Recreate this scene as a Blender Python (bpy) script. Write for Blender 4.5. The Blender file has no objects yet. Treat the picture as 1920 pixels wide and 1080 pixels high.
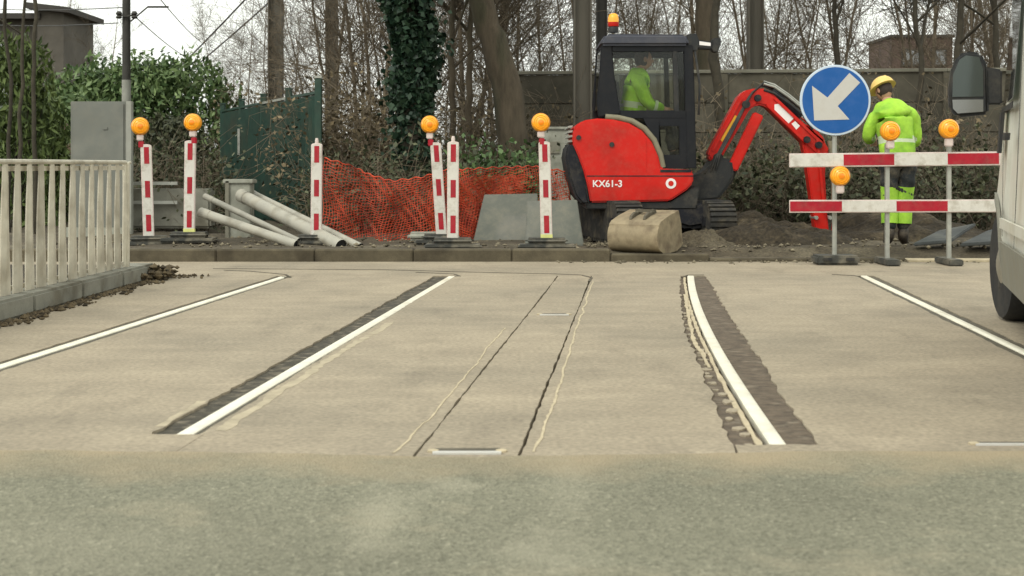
import bpy, bmesh, math, random
import numpy as np
from mathutils import Vector, Matrix
random.seed(7); RNG = np.random.default_rng(7)
SC = bpy.context.scene
COL = SC.collection
R = math.radians

# ------------------------------------------------------------------ camera
F = 2700.0; HOR = 310.0; H = 0.976          # focal length and horizon in photo pixels, eye height in metres
cam_d = bpy.data.cameras.new('camera'); cam = bpy.data.objects.new('camera', cam_d); COL.objects.link(cam)
cam.location = (0, 0, H); cam.rotation_euler = (R(90), 0, 0)
cam_d.sensor_width = 36; cam_d.lens = 36 * F / 1920; cam_d.shift_y = -(540 - HOR) / 1920
cam_d.clip_end = 3000; cam_d.clip_start = 0.05
cam_d.dof.use_dof = True; cam_d.dof.focus_distance = 13.0; cam_d.dof.aperture_fstop = 5.6
SC.camera = cam
# ------------------------------------------------------------------ light
SUN_EL, SUN_AZ = 48, 215                    # degrees; azimuth clockwise from +Y (sun behind the camera, to the left)
w = bpy.data.worlds.new('World'); SC.world = w; w.use_nodes = True
nt = w.node_tree; nt.nodes.clear()
sky = nt.nodes.new('ShaderNodeTexSky'); sky.sky_type = 'NISHITA'; sky.sun_disc = False
sky.sun_elevation = R(SUN_EL); sky.sun_rotation = R(SUN_AZ); sky.air_density = 1.0; sky.dust_density = 6.0; sky.ozone_density = 1.0
hs = nt.nodes.new('ShaderNodeHueSaturation'); hs.inputs['Saturation'].default_value = 0.10
gm = nt.nodes.new('ShaderNodeGamma'); gm.inputs['Gamma'].default_value = 0.22          # an even cloud cover: little difference across the sky
sc_ = nt.nodes.new('ShaderNodeVectorMath'); sc_.operation = 'MULTIPLY'; sc_.inputs[1].default_value = (7.4, 7.6, 7.05)
bgn = nt.nodes.new('ShaderNodeBackground'); bgn.inputs['Strength'].default_value = 0.15
wo = nt.nodes.new('ShaderNodeOutputWorld')
nt.links.new(sky.outputs[0], hs.inputs['Color']); nt.links.new(hs.outputs[0], gm.inputs['Color']); nt.links.new(gm.outputs[0], sc_.inputs[0]); nt.links.new(sc_.outputs[0], bgn.inputs['Color']); nt.links.new(bgn.outputs[0], wo.inputs[0])
sl = bpy.data.lights.new('sun', 'SUN'); sl.energy = 1.0; sl.angle = R(16); sl.color = (1, 0.95, 0.86)
so = bpy.data.objects.new('sun', sl); COL.objects.link(so)
_az, _el = R(SUN_AZ), R(SUN_EL)
so.rotation_euler = Vector((-math.sin(_az) * math.cos(_el), -math.cos(_az) * math.cos(_el), -math.sin(_el))).to_track_quat('-Z', 'Y').to_euler()
SC.view_settings.view_transform = 'Standard'; SC.view_settings.look = 'None'
SC.view_settings.gamma = 1.0; SC.view_settings.exposure = 0.0
SC.render.engine = 'CYCLES'

# ------------------------------------------------------------------ helpers
def P(px, py, D): return Vector(((px - 960) / F * D, D, H + (HOR - py) / F * D))
def PX(px, D): return (px - 960) / F * D
def G(px, py, z=0.0):
    D = F * (H - z) / (py - HOR); return Vector(((px - 960) / F * D, D, z))
TRK = (1185 - 960) / F                      # the rails run this much to the right per metre of depth
def T(t, D, z=0.0): return Vector((t + TRK * D, D, z))

def mat(name, col, rough=0.7, var=0.15, scale=6.0, bump=0.0, metal=0.0, col2=None, col2_scale=2.0, col2_lo=0.5, col2_hi=0.65,
        spec=0.4, stretch=None, rnd=0.0, fine=0.0, fine_scale=200.0, dust=0.0, dust_scale=5.0, dust_col=(.26, .215, .145)):
    m = bpy.data.materials.new(name); m.use_nodes = True
    n = m.node_tree.nodes; l = m.node_tree.links
    b = n['Principled BSDF']
    b.inputs['Roughness'].default_value = rough; b.inputs['Metallic'].default_value = metal
    b.inputs['Specular IOR Level'].default_value = spec
    tc = n.new('ShaderNodeTexCoord'); src = tc.outputs['Object']
    if stretch:
        mp = n.new('ShaderNodeMapping'); mp.inputs['Scale'].default_value = stretch; l.new(src, mp.inputs['Vector']); src = mp.outputs[0]
    nz = n.new('ShaderNodeTexNoise'); nz.inputs['Scale'].default_value = scale; nz.inputs['Detail'].default_value = 6; nz.inputs['Roughness'].default_value = 0.65
    l.new(src, nz.inputs['Vector'])
    ramp = n.new('ShaderNodeMapRange'); ramp.inputs['From Min'].default_value = 0.3; ramp.inputs['From Max'].default_value = 0.7
    ramp.inputs['To Min'].default_value = 1 - var; ramp.inputs['To Max'].default_value = 1 + var
    l.new(nz.outputs['Fac'], ramp.inputs['Value'])
    cur = None
    base = n.new('ShaderNodeRGB'); base.outputs[0].default_value = (*col, 1); cur = base.outputs[0]
    if col2:
        n2 = n.new('ShaderNodeTexNoise'); n2.inputs['Scale'].default_value = col2_scale; n2.inputs['Detail'].default_value = 5; l.new(src, n2.inputs['Vector'])
        mr = n.new('ShaderNodeMapRange'); mr.inputs['From Min'].default_value = col2_lo; mr.inputs['From Max'].default_value = col2_hi; l.new(n2.outputs['Fac'], mr.inputs['Value'])
        mx = n.new('ShaderNodeMix'); mx.data_type = 'RGBA'; l.new(mr.outputs[0], mx.inputs['Factor']); l.new(cur, mx.inputs['A']); mx.inputs['B'].default_value = (*col2, 1); cur = mx.outputs['Result']
    vm = n.new('ShaderNodeVectorMath'); vm.operation = 'SCALE'; l.new(cur, vm.inputs[0]); l.new(ramp.outputs[0], vm.inputs['Scale']); cur = vm.outputs[0]
    if fine:
        n3 = n.new('ShaderNodeTexNoise'); n3.inputs['Scale'].default_value = fine_scale; n3.inputs['Detail'].default_value = 2; l.new(tc.outputs['Object'], n3.inputs['Vector'])
        r3 = n.new('ShaderNodeMapRange'); r3.inputs['From Min'].default_value = 0.3; r3.inputs['From Max'].default_value = 0.7
        r3.inputs['To Min'].default_value = 1 - fine; r3.inputs['To Max'].default_value = 1 + fine; l.new(n3.outputs['Fac'], r3.inputs['Value'])
        v3 = n.new('ShaderNodeVectorMath'); v3.operation = 'SCALE'; l.new(cur, v3.inputs[0]); l.new(r3.outputs[0], v3.inputs['Scale']); cur = v3.outputs[0]
    if rnd:
        oi = n.new('ShaderNodeObjectInfo'); rr = n.new('ShaderNodeMapRange'); rr.inputs['To Min'].default_value = 1 - rnd; rr.inputs['To Max'].default_value = 1 + rnd
        l.new(oi.outputs['Random'], rr.inputs['Value']); v2 = n.new('ShaderNodeVectorMath'); v2.operation = 'SCALE'; l.new(cur, v2.inputs[0]); l.new(rr.outputs[0], v2.inputs['Scale']); cur = v2.outputs[0]
    if dust:      # dried mud and road dust in uneven patches
        n4 = n.new('ShaderNodeTexNoise'); n4.inputs['Scale'].default_value = dust_scale; n4.inputs['Detail'].default_value = 10; n4.inputs['Roughness'].default_value = .78; l.new(tc.outputs['Object'], n4.inputs['Vector'])
        r4 = n.new('ShaderNodeMapRange'); r4.inputs['From Min'].default_value = .47; r4.inputs['From Max'].default_value = .72; r4.inputs['To Max'].default_value = dust; l.new(n4.outputs['Fac'], r4.inputs['Value'])
        x4 = n.new('ShaderNodeMix'); x4.data_type = 'RGBA'; l.new(r4.outputs[0], x4.inputs['Factor']); l.new(cur, x4.inputs['A']); x4.inputs['B'].default_value = (*dust_col, 1); cur = x4.outputs['Result']
        ra = n.new('ShaderNodeMapRange'); ra.inputs['To Min'].default_value = rough; ra.inputs['To Max'].default_value = .9; l.new(r4.outputs[0], ra.inputs['Value']); l.new(ra.outputs[0], b.inputs['Roughness'])
    l.new(cur, b.inputs['Base Color'])
    if bump:
        bp = n.new('ShaderNodeBump'); bp.inputs['Strength'].default_value = 1.0; bp.inputs['Distance'].default_value = bump; l.new(nz.outputs['Fac'], bp.inputs['Height']); l.new(bp.outputs[0], b.inputs['Normal'])
    return m

def leaf_mat(name, c1, c2, rough=0.6):
    """leaf colour differs from leaf to leaf (Geometry > Random Per Island)"""
    m = bpy.data.materials.new(name); m.use_nodes = True; n = m.node_tree.nodes; l = m.node_tree.links; b = n['Principled BSDF']
    g = n.new('ShaderNodeNewGeometry'); mx = n.new('ShaderNodeMix'); mx.data_type = 'RGBA'
    l.new(g.outputs['Random Per Island'], mx.inputs['Factor']); mx.inputs['A'].default_value = (*c1, 1); mx.inputs['B'].default_value = (*c2, 1)
    l.new(mx.outputs['Result'], b.inputs['Base Color']); b.inputs['Roughness'].default_value = rough; b.inputs['Specular IOR Level'].default_value = 0.3
    return m

def glass_mat(name, tint=(0.75, 0.8, 0.78), refl=0.12):
    m = bpy.data.materials.new(name); m.use_nodes = True; n = m.node_tree.nodes; l = m.node_tree.links
    n.remove(n['Principled BSDF']); out = n['Material Output']
    tr = n.new('ShaderNodeBsdfTransparent'); tr.inputs[0].default_value = (*tint, 1)
    gl = n.new('ShaderNodeBsdfGlossy'); gl.inputs['Roughness'].default_value = 0.03
    fr = n.new('ShaderNodeFresnel'); fr.inputs[0].default_value = 1.5
    ad = n.new('ShaderNodeMath'); ad.operation = 'ADD'; ad.inputs[1].default_value = refl - 0.04; ad.use_clamp = True; l.new(fr.outputs[0], ad.inputs[0])
    mx = n.new('ShaderNodeMixShader'); l.new(ad.outputs[0], mx.inputs[0]); l.new(tr.outputs[0], mx.inputs[1]); l.new(gl.outputs[0], mx.inputs[2]); l.new(mx.outputs[0], out.inputs[0])
    return m

class MB:
    def __init__(s): s.v = []; s.f = []
    def add(s, vs, fs):
        o = len(s.v); s.v += [tuple(v) for v in vs]; s.f += [tuple(i + o for i in f) for f in fs]; return s
    def box(s, c, size, rot=None):
        c = Vector(c); hx, hy, hz = [x / 2 for x in size]
        vs = [Vector((x, y, z)) for x in (-hx, hx) for y in (-hy, hy) for z in (-hz, hz)]
        if rot is not None: vs = [rot @ v for v in vs]
        return s.add([v + c for v in vs], [(0, 1, 3, 2), (4, 6, 7, 5), (0, 4, 5, 1), (2, 3, 7, 6), (0, 2, 6, 4), (1, 5, 7, 3)])
    def bar(s, p0, p1, wd, ht, up=(0, 0, 1)):
        p0 = Vector(p0); p1 = Vector(p1); d = (p1 - p0); L = d.length; d.normalize(); u = Vector(up)
        sd = d.cross(u)
        if sd.length < 1e-4: sd = d.cross(Vector((0, 1, 0)))
        sd.normalize(); u = sd.cross(d)
        return s.box((p0 + p1) / 2, (L, wd, ht), Matrix((d, sd, u)).transposed())
    def tube(s, pts, rad, n=8, cap=True):
        pts = [Vector(p) for p in pts]; k = len(pts)
        if not hasattr(rad, '__len__'): rad = [rad] * k
        o = len(s.v); ref = None
        for i, p in enumerate(pts):
            d = (pts[min(i + 1, k - 1)] - pts[max(i - 1, 0)]).normalized()
            if ref is None: ref = Vector((0, 0, 1)) if abs(d.z) < .9 else Vector((1, 0, 0))
            a = d.cross(ref).normalized(); b = d.cross(a); ref = -b if False else b.cross(d) * 0 + ref
            for j in range(n):
                t = 2 * math.pi * j / n; s.v.append(tuple(p + (a * math.cos(t) + b * math.sin(t)) * rad[i]))
        for i in range(k - 1):
            for j in range(n):
                a0 = o + i * n + j; a1 = o + i * n + (j + 1) % n; s.f.append((a0, a1, a1 + n, a0 + n))
        if cap: s.f.append(tuple(o + j for j in range(n))[::-1]); s.f.append(tuple(o + (k - 1) * n + j for j in range(n)))
        return s
    def prism(s, outline, vec):
        """closed outline of 3D points pushed along vec"""
        o = [Vector(p) for p in outline]; n = len(o); vec = Vector(vec)
        return s.add(o + [p + vec for p in o], [tuple(range(n)), tuple(range(n, 2 * n))[::-1]] + [(i, i + n, (i + 1) % n + n, (i + 1) % n) for i in range(n)])
    def lathe(s, prof, c, axis='z', n=16):
        """prof: (radius, height) pairs"""
        o = len(s.v); c = Vector(c)
        for r, h in prof:
            for j in range(n):
                t = 2 * math.pi * j / n; x, y = r * math.cos(t), r * math.sin(t)
                v = {'z': (x, y, h), 'y': (x, h, y), 'x': (h, x, y)}[axis]; s.v.append(tuple(c + Vector(v)))
        for i in range(len(prof) - 1):
            for j in range(n):
                a0 = o + i * n + j; a1 = o + i * n + (j + 1) % n; s.f.append((a0, a1, a1 + n, a0 + n))
        s.f.append(tuple(o + j for j in range(n))); k = len(prof) - 1; s.f.append(tuple(o + k * n + j for j in range(n)))
        return s
    def build(s, name, m, parent=None, bevel=0.0, smooth=False, seg=2, sub=None, label=None):
        me = bpy.data.meshes.new(name); off = Vector((0, 0, 0)); p = parent
        if sub is None:
            while p is not None: off += p.location; p = p.parent
        me.from_pydata([tuple(Vector(v) - off) for v in s.v], [], s.f)
        bm = bmesh.new(); bm.from_mesh(me); bmesh.ops.recalc_face_normals(bm, faces=bm.faces)
        if bevel:
            es = [e for e in bm.edges if len(e.link_faces) == 2 and e.calc_face_angle(0) > R(25)]
            bmesh.ops.bevel(bm, geom=es, offset=bevel, segments=seg, affect='EDGES', clamp_overlap=True)
        bm.to_mesh(me); bm.free()
        return link(name, me, m, parent, smooth, label)
def link(name, me, m, parent=None, smooth=False, label=None):
    o = bpy.data.objects.new(name, me); COL.objects.link(o)
    if m is not None and len(me.materials) == 0: me.materials.append(m)
    if smooth:
        me.polygons.foreach_set('use_smooth', [True] * len(me.polygons))
        try: me.set_sharp_from_angle(angle=R(40))
        except Exception: pass
    if parent: o.parent = parent
    if label: o['label'] = label
    return o
def tag(o, label=None, cat=None, group=None, kind=None):
    if label: o['label'] = label
    if cat: o['category'] = cat
    if group: o['group'] = group
    if kind: o['kind'] = kind
    return o
def empty(name, loc, label=None, cat=None, group=None):
    o = bpy.data.objects.new(name, None); COL.objects.link(o); o.location = loc; o.empty_display_size = 0.1
    return tag(o, label, cat, group)
def copy_tree(o, parent=None):
    c = o.copy(); COL.objects.link(c); c.parent = parent
    for ch in [x for x in KIDS.get(o.name, [])]: copy_tree(ch, c)
    return c
KIDS = {}
def index_children(o):
    KIDS[o.name] = [x for x in COL.objects if x.parent == o]
    for c in KIDS[o.name]: index_children(c)
def struct(o): o['kind'] = 'structure'; return o
def quads_mesh(name, V):
    """V: (n,4,3) array of separate quads"""
    n = len(V); me = bpy.data.meshes.new(name); me.vertices.add(n * 4); me.vertices.foreach_set('co', np.asarray(V, dtype=np.float32).ravel())
    me.loops.add(n * 4); me.loops.foreach_set('vertex_index', np.arange(n * 4, dtype=np.int32)); me.polygons.add(n)
    me.polygons.foreach_set('loop_start', np.arange(0, n * 4, 4, dtype=np.int32)); me.update(calc_edges=True); return me
def leaf_quads(C, size, up=0.0, aspect=0.55, rng=RNG):
    """random leaf quads at the centres C; up pulls the long axis upwards"""
    n = len(C); a = rng.normal(size=(n, 3)); a[:, 2] += up; a /= np.linalg.norm(a, axis=1)[:, None]
    b = np.cross(a, rng.normal(size=(n, 3))); b /= np.linalg.norm(b, axis=1)[:, None]
    s = (size * rng.uniform(.6, 1.4, n))[:, None]; a = a * s; b = b * s * aspect
    return np.stack([C - a, C + b - a * .1, C + a, C - b - a * .1], 1)
def tubes_mesh(name, segs, n=4):
    """segs: array rows p0(3) p1(3) r0 r1 -> one mesh of open tapered tubes"""
    S = np.asarray(segs, dtype=np.float64); k = len(S); p0 = S[:, :3]; p1 = S[:, 3:6]; d = p1 - p0; d /= np.linalg.norm(d, axis=1)[:, None] + 1e-9
    ref = np.where(np.abs(d[:, 2:3]) < .9, np.array([[0, 0, 1.]]), np.array([[1., 0, 0]])); a = np.cross(d, ref); a /= np.linalg.norm(a, axis=1)[:, None]; b = np.cross(d, a)
    V = np.zeros((k, 2, n, 3))
    for j in range(n):
        t = 2 * math.pi * j / n; o = a * math.cos(t) + b * math.sin(t); V[:, 0, j] = p0 + o * S[:, 6:7]; V[:, 1, j] = p1 + o * S[:, 7:8]
    base = (np.arange(k) * 2 * n)[:, None]; fs = []
    for j in range(n):
        q = np.array([j, (j + 1) % n, (j + 1) % n + n, j + n])[None]; fs.append(base + q)
    Fi = np.stack(fs, 1).reshape(-1, 4)
    me = bpy.data.meshes.new(name); me.vertices.add(k * 2 * n); me.vertices.foreach_set('co', V.astype(np.float32).ravel())
    me.loops.add(len(Fi) * 4); me.loops.foreach_set('vertex_index', Fi.astype(np.int32).ravel()); me.polygons.add(len(Fi))
    me.polygons.foreach_set('loop_start', np.arange(0, len(Fi) * 4, 4, dtype=np.int32)); me.update(calc_edges=True)
    me.polygons.foreach_set('use_smooth', [True] * len(me.polygons)); return me

# ------------------------------------------------------------------ materials
def concrete_road_mat():
    m = mat('road_concrete', (0.306, 0.256, 0.184), 0.85, 0.13, 2.6, 0.0, col2=(0.246, 0.209, 0.152), col2_scale=0.7, col2_lo=0.42, col2_hi=0.66, fine=0.20, fine_scale=45)
    n = m.node_tree.nodes; l = m.node_tree.links; b = n['Principled BSDF']
    tc = n.new('ShaderNodeTexCoord'); nz = n.new('ShaderNodeTexNoise'); nz.inputs['Scale'].default_value = 90; nz.inputs['Detail'].default_value = 3; l.new(tc.outputs['Object'], nz.inputs['Vector'])
    bp = n.new('ShaderNodeBump'); bp.inputs['Distance'].default_value = 0.003; bp.inputs['Strength'].default_value = 0.6; l.new(nz.outputs['Fac'], bp.inputs['Height']); l.new(bp.outputs[0], b.inputs['Normal'])
    # long thin scuffs across the road
    mp = n.new('ShaderNodeMapping'); mp.inputs['Scale'].default_value = (0.5, 3.2, 1); l.new(tc.outputs['Object'], mp.inputs['Vector'])
    n2 = n.new('ShaderNodeTexNoise'); n2.inputs['Scale'].default_value = 2.2; n2.inputs['Detail'].default_value = 4; l.new(mp.outputs[0], n2.inputs['Vector'])
    mr = n.new('ShaderNodeMapRange'); mr.inputs['From Min'].default_value = 0.35; mr.inputs['From Max'].default_value = 0.7; mr.inputs['To Min'].default_value = 0.95; mr.inputs['To Max'].default_value = 1.05; l.new(n2.outputs['Fac'], mr.inputs['Value'])
    lk = [k for k in l if k.to_socket == b.inputs['Base Color']][0]; srcs = lk.from_socket
    # oil drips and tyre dirt: irregular dark spots
    n6 = n.new('ShaderNodeTexNoise'); n6.inputs['Scale'].default_value = 1.7; n6.inputs['Detail'].default_value = 9; n6.inputs['Roughness'].default_value = .72
    mp6 = n.new('ShaderNodeMapping'); mp6.inputs['Scale'].default_value = (1.6, .45, 1); mp6.inputs['Location'].default_value = (2.1, 5.3, 0); l.new(tc.outputs['Object'], mp6.inputs['Vector']); l.new(mp6.outputs[0], n6.inputs['Vector'])
    r6 = n.new('ShaderNodeMapRange'); r6.inputs['From Min'].default_value = .54; r6.inputs['From Max'].default_value = .74; r6.inputs['To Min'].default_value = 1.0; r6.inputs['To Max'].default_value = .72; l.new(n6.outputs['Fac'], r6.inputs['Value'])
    v6 = n.new('ShaderNodeVectorMath'); v6.operation = 'SCALE'; l.new(srcs, v6.inputs[0]); l.new(r6.outputs[0], v6.inputs['Scale']); srcs = v6.outputs[0]
    # pale scuffs
    n7 = n.new('ShaderNodeTexNoise'); n7.inputs['Scale'].default_value = 2.4; n7.inputs['Detail'].default_value = 9; n7.inputs['Roughness'].default_value = .7
    mp7 = n.new('ShaderNodeMapping'); mp7.inputs['Scale'].default_value = (.6, 1.8, 1); mp7.inputs['Location'].default_value = (7.7, 1.3, 0); l.new(tc.outputs['Object'], mp7.inputs['Vector']); l.new(mp7.outputs[0], n7.inputs['Vector'])
    r7 = n.new('ShaderNodeMapRange'); r7.inputs['From Min'].default_value = .58; r7.inputs['From Max'].default_value = .75; r7.inputs['To Min'].default_value = 1.0; r7.inputs['To Max'].default_value = 1.28; l.new(n7.outputs['Fac'], r7.inputs['Value'])
    v7 = n.new('ShaderNodeVectorMath'); v7.operation = 'SCALE'; l.new(srcs, v7.inputs[0]); l.new(r7.outputs[0], v7.inputs['Scale']); srcs = v7.outputs[0]
    vm = n.new('ShaderNodeVectorMath'); vm.operation = 'SCALE'; l.new(srcs, vm.inputs[0]); l.new(mr.outputs[0], vm.inputs['Scale']); l.new(vm.outputs[0], b.inputs['Base Color'])
    return m
def asphalt_mat():
    m = bpy.data.materials.new('worn_asphalt'); m.use_nodes = True; n = m.node_tree.nodes; l = m.node_tree.links; b = n['Principled BSDF']
    b.inputs['Roughness'].default_value = 0.9; b.inputs['Specular IOR Level'].default_value = 0.25
    tc = n.new('ShaderNodeTexCoord')
    vo = n.new('ShaderNodeTexVoronoi'); vo.inputs['Scale'].default_value = 105; l.new(tc.outputs['Object'], vo.inputs['Vector'])
    cr = n.new('ShaderNodeValToRGB'); l.new(vo.outputs['Color'], cr.inputs['Fac'])
    e = cr.color_ramp.elements; e[0].color = (0.115, 0.112, 0.080, 1); e[1].color = (0.345, 0.33, 0.245, 1); e.new(.45).color = (0.192, 0.186, 0.134, 1); e.new(.8).color = (0.228, 0.218, 0.158, 1)
    nz = n.new('ShaderNodeTexNoise'); nz.inputs['Scale'].default_value = 0.9; nz.inputs['Detail'].default_value = 6; l.new(tc.outputs['Object'], nz.inputs['Vector'])
    mr = n.new('ShaderNodeMapRange'); mr.inputs['From Min'].default_value = .3; mr.inputs['From Max'].default_value = .7; mr.inputs['To Min'].default_value = .84; mr.inputs['To Max'].default_value = 1.12; l.new(nz.outputs['Fac'], mr.inputs['Value'])
    vm = n.new('ShaderNodeVectorMath'); vm.operation = 'SCALE'; l.new(cr.outputs[0], vm.inputs[0]); l.new(mr.outputs[0], vm.inputs['Scale'])
    # pale mortar smears
    n4 = n.new('ShaderNodeTexNoise'); n4.inputs['Scale'].default_value = 1.1; n4.inputs['Detail'].default_value = 8; n4.inputs['Roughness'].default_value = .7
    mp = n.new('ShaderNodeMapping'); mp.inputs['Location'].default_value = (3.3, 1.7, 0); l.new(tc.outputs['Object'], mp.inputs['Vector']); l.new(mp.outputs[0], n4.inputs['Vector'])
    r4 = n.new('ShaderNodeMapRange'); r4.inputs['From Min'].default_value = .55; r4.inputs['From Max'].default_value = .70; r4.inputs['To Max'].default_value = .6; l.new(n4.outputs['Fac'], r4.inputs['Value'])
    mx = n.new('ShaderNodeMix'); mx.data_type = 'RGBA'; l.new(r4.outputs[0], mx.inputs['Factor']); l.new(vm.outputs[0], mx.inputs['A']); mx.inputs['B'].default_value = (0.34, 0.30, 0.21, 1)
    # sandy dust carried from the concrete over the edge of the asphalt
    sp = n.new('ShaderNodeSeparateXYZ'); l.new(tc.outputs['Object'], sp.inputs[0])
    n5 = n.new('ShaderNodeTexNoise'); n5.inputs['Scale'].default_value = 3; n5.inputs['Detail'].default_value = 8; l.new(tc.outputs['Object'], n5.inputs['Vector'])
    m5 = n.new('ShaderNodeMath'); m5.operation = 'MULTIPLY_ADD'; m5.inputs[1].default_value = 0.9; l.new(n5.outputs['Fac'], m5.inputs[0]); l.new(sp.outputs['Y'], m5.inputs[2])
    r5 = n.new('ShaderNodeMapRange'); r5.inputs['From Min'].default_value = 4.85; r5.inputs['From Max'].default_value = 5.35; r5.inputs['To Max'].default_value = .9; l.new(m5.outputs[0], r5.inputs['Value'])
    mx5 = n.new('ShaderNodeMix'); mx5.data_type = 'RGBA'; l.new(r5.outputs[0], mx5.inputs['Factor']); l.new(mx.outputs['Result'], mx5.inputs['A']); mx5.inputs['B'].default_value = (0.335, 0.272, 0.178, 1)
    cur = mx5.outputs['Result']
    for (sx, sy, rx, ry, am) in ((-.36, 4.0, .09, .50, .42), (-.18, 4.35, .10, .12, .40), (.08, 3.6, .13, .26, .34), (.16, 4.3, .09, .5, .22), (-1.1, 3.7, .5, .3, .15)):
        mp8 = n.new('ShaderNodeMapping'); mp8.vector_type = 'TEXTURE'; mp8.inputs['Location'].default_value = (sx, sy, 0); mp8.inputs['Scale'].default_value = (rx, ry, 1)
        wn = n.new('ShaderNodeTexNoise'); wn.inputs['Scale'].default_value = 7; wn.inputs['Detail'].default_value = 9; wn.inputs['Roughness'].default_value = .75; l.new(tc.outputs['Object'], wn.inputs['Vector'])
        l.new(tc.outputs['Object'], mp8.inputs['Vector']); ln = n.new('ShaderNodeVectorMath'); ln.operation = 'LENGTH'; l.new(mp8.outputs[0], ln.inputs[0])
        ad = n.new('ShaderNodeMath'); ad.operation = 'MULTIPLY_ADD'; ad.inputs[1].default_value = 3.2; l.new(wn.outputs['Fac'], ad.inputs[0]); l.new(ln.outputs['Value'], ad.inputs[2])
        r8 = n.new('ShaderNodeMapRange'); r8.inputs['From Min'].default_value = 1.8; r8.inputs['From Max'].default_value = 2.8; r8.inputs['To Min'].default_value = am; r8.inputs['To Max'].default_value = 0; l.new(ad.outputs[0], r8.inputs['Value'])
        m8 = n.new('ShaderNodeMix'); m8.data_type = 'RGBA'; l.new(r8.outputs[0], m8.inputs['Factor']); l.new(cur, m8.inputs['A']); m8.inputs['B'].default_value = (.36, .335, .25, 1); cur = m8.outputs['Result']
    l.new(cur, b.inputs['Base Color'])
    bp = n.new('ShaderNodeBump'); bp.inputs['Distance'].default_value = 0.006; l.new(vo.outputs['Distance'], bp.inputs['Height']); l.new(bp.outputs[0], b.inputs['Normal'])
    return m
M = {}
M['concrete_road'] = concrete_road_mat(); M['asphalt'] = asphalt_mat()
M['earth'] = mat('bare_earth', (0.065, 0.052, 0.033), 0.95, 0.35, 3.0, 0.03, col2=(0.105, 0.088, 0.058), col2_scale=1.6, fine=.35, fine_scale=40)
M['earth_dark'] = mat('damp_earth', (0.034, 0.026, 0.016), 0.95, 0.4, 6.0, 0.05, col2=(0.065, 0.05, 0.03), col2_scale=3, fine=.4, fine_scale=30)
M['groove_dirt'] = mat('groove_dirt', (0.055, 0.048, 0.034), 0.9, 0.5, 22, 0.015, col2=(0.17, 0.145, 0.105), col2_scale=14, col2_lo=.5, col2_hi=.7)
M['groove_brown'] = mat('brown_rubber', (0.105, 0.080, 0.056), 0.9, 0.45, 16, 0.012, col2=(0.20, 0.165, 0.12), col2_scale=11, col2_lo=.55, col2_hi=.75)
M['rail'] = mat('rail_sky_sheen', (0.86, 0.82, 0.68), 0.42, 0.10, 5, 0.0, metal=0.2, stretch=(1, .5, 1), col2=(.66, .60, .46), col2_scale=4, col2_lo=.56, col2_hi=.8, dust=0.35, dust_scale=6)  # whitish base colour paints in the sky's reflection on the steel
M['mortar'] = mat('pale_mortar', (0.44, 0.37, 0.25), 0.9, 0.2, 12, 0.0)
M['residue'] = mat('cement_residue', (0.375, 0.32, 0.225), 0.9, 0.25, 9, 0.0)
M['sealant'] = mat('dark_sealant', (0.09, 0.078, 0.055), 0.8, 0.4, 8, 0.0)
M['kerb'] = mat('kerb_stone', (0.092, 0.076, 0.048), 0.9, 0.3, 6, 0.006, col2=(0.055, 0.044, 0.027), col2_scale=2.5, rnd=.06, fine=.2)
M['kerb_grey'] = mat('grey_kerb', (0.20, 0.195, 0.16), 0.9, 0.2, 5, 0.005, col2=(0.13, 0.12, 0.09), col2_scale=3, fine=.15)
M['litter'] = leaf_mat('leaf_litter', (0.02, 0.015, 0.008), (0.13, 0.098, 0.055), .9)
M['railing'] = mat('railing_paint', (0.52, 0.485, 0.39), 0.45, 0.15, 14, 0.0, col2=(0.30, 0.27, 0.205), col2_scale=5, col2_lo=.45, col2_hi=.72, rnd=.12, dust=0.5, dust_scale=7)
M['galv'] = mat('galvanised', (0.36, 0.36, 0.32), 0.5, 0.15, 10, metal=.4)
M['cabinet'] = mat('cabinet_grey', (0.155, 0.16, 0.14), 0.7, 0.08, 3, col2=(0.185, 0.19, 0.168), col2_scale=2, dust=0.2, dust_scale=4)
M['pole_dark'] = mat('dark_steel', (0.045, 0.042, 0.036), 0.7, 0.2, 5)
M['mast'] = mat('weathered_mast', (0.12, 0.108, 0.086), 0.8, 0.18, 4, stretch=(1, 1, .2), col2=(0.085, 0.07, 0.058), col2_scale=2)
M['pole_light'] = mat('pole_light_grey', (0.30, 0.30, 0.26), 0.7, 0.12, 6)
M['wire'] = mat('wire', (0.05, 0.05, 0.05), 0.6)
M['white'] = mat('white_reflective', (0.60, 0.575, 0.52), 0.5, 0.08, 8, col2=(0.50, 0.47, 0.41), col2_scale=9, col2_lo=.55, col2_hi=.8, dust=0.55, dust_scale=9)
M['red'] = mat('red_reflective', (0.36, 0.008, 0.022), 0.5, 0.1, 10, col2=(.28, .010, .022), col2_scale=6, spec=.3, dust=0.22, dust_scale=9)
M['edge_pink'] = mat('board_edge', (0.62, 0.52, 0.48), 0.5, 0.08, 10, dust=0.5, dust_scale=9)
M['yellowfoot'] = mat('yellow_plastic', (0.62, 0.62, 0.22), 0.5, 0.1, 10)
M['rubber'] = mat('black_rubber', (0.055, 0.055, 0.048), 0.85, 0.25, 12, 0.003, col2=(0.13, 0.12, 0.095), col2_scale=5, dust=0.5, dust_scale=6)
M['lamp_case'] = mat('lamp_case', (0.75, 0.30, 0.02), 0.4, 0.05, 20, dust=0.25, dust_scale=12)
M['lens'] = mat('amber_lens', (0.95, 0.40, 0.02), 0.2, 0.12, 40, 0.002, spec=.6)
M['lens_core'] = mat('amber_core', (0.88, 0.24, 0.005), 0.2, 0.05, 40, spec=.6)
M['ex_red'] = mat('excavator_red', (0.55, 0.009, 0.004), 0.40, 0.07, 4, col2=(0.45, 0.012, 0.006), col2_scale=3, spec=.30, dust=0.14, dust_scale=11)
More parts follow.
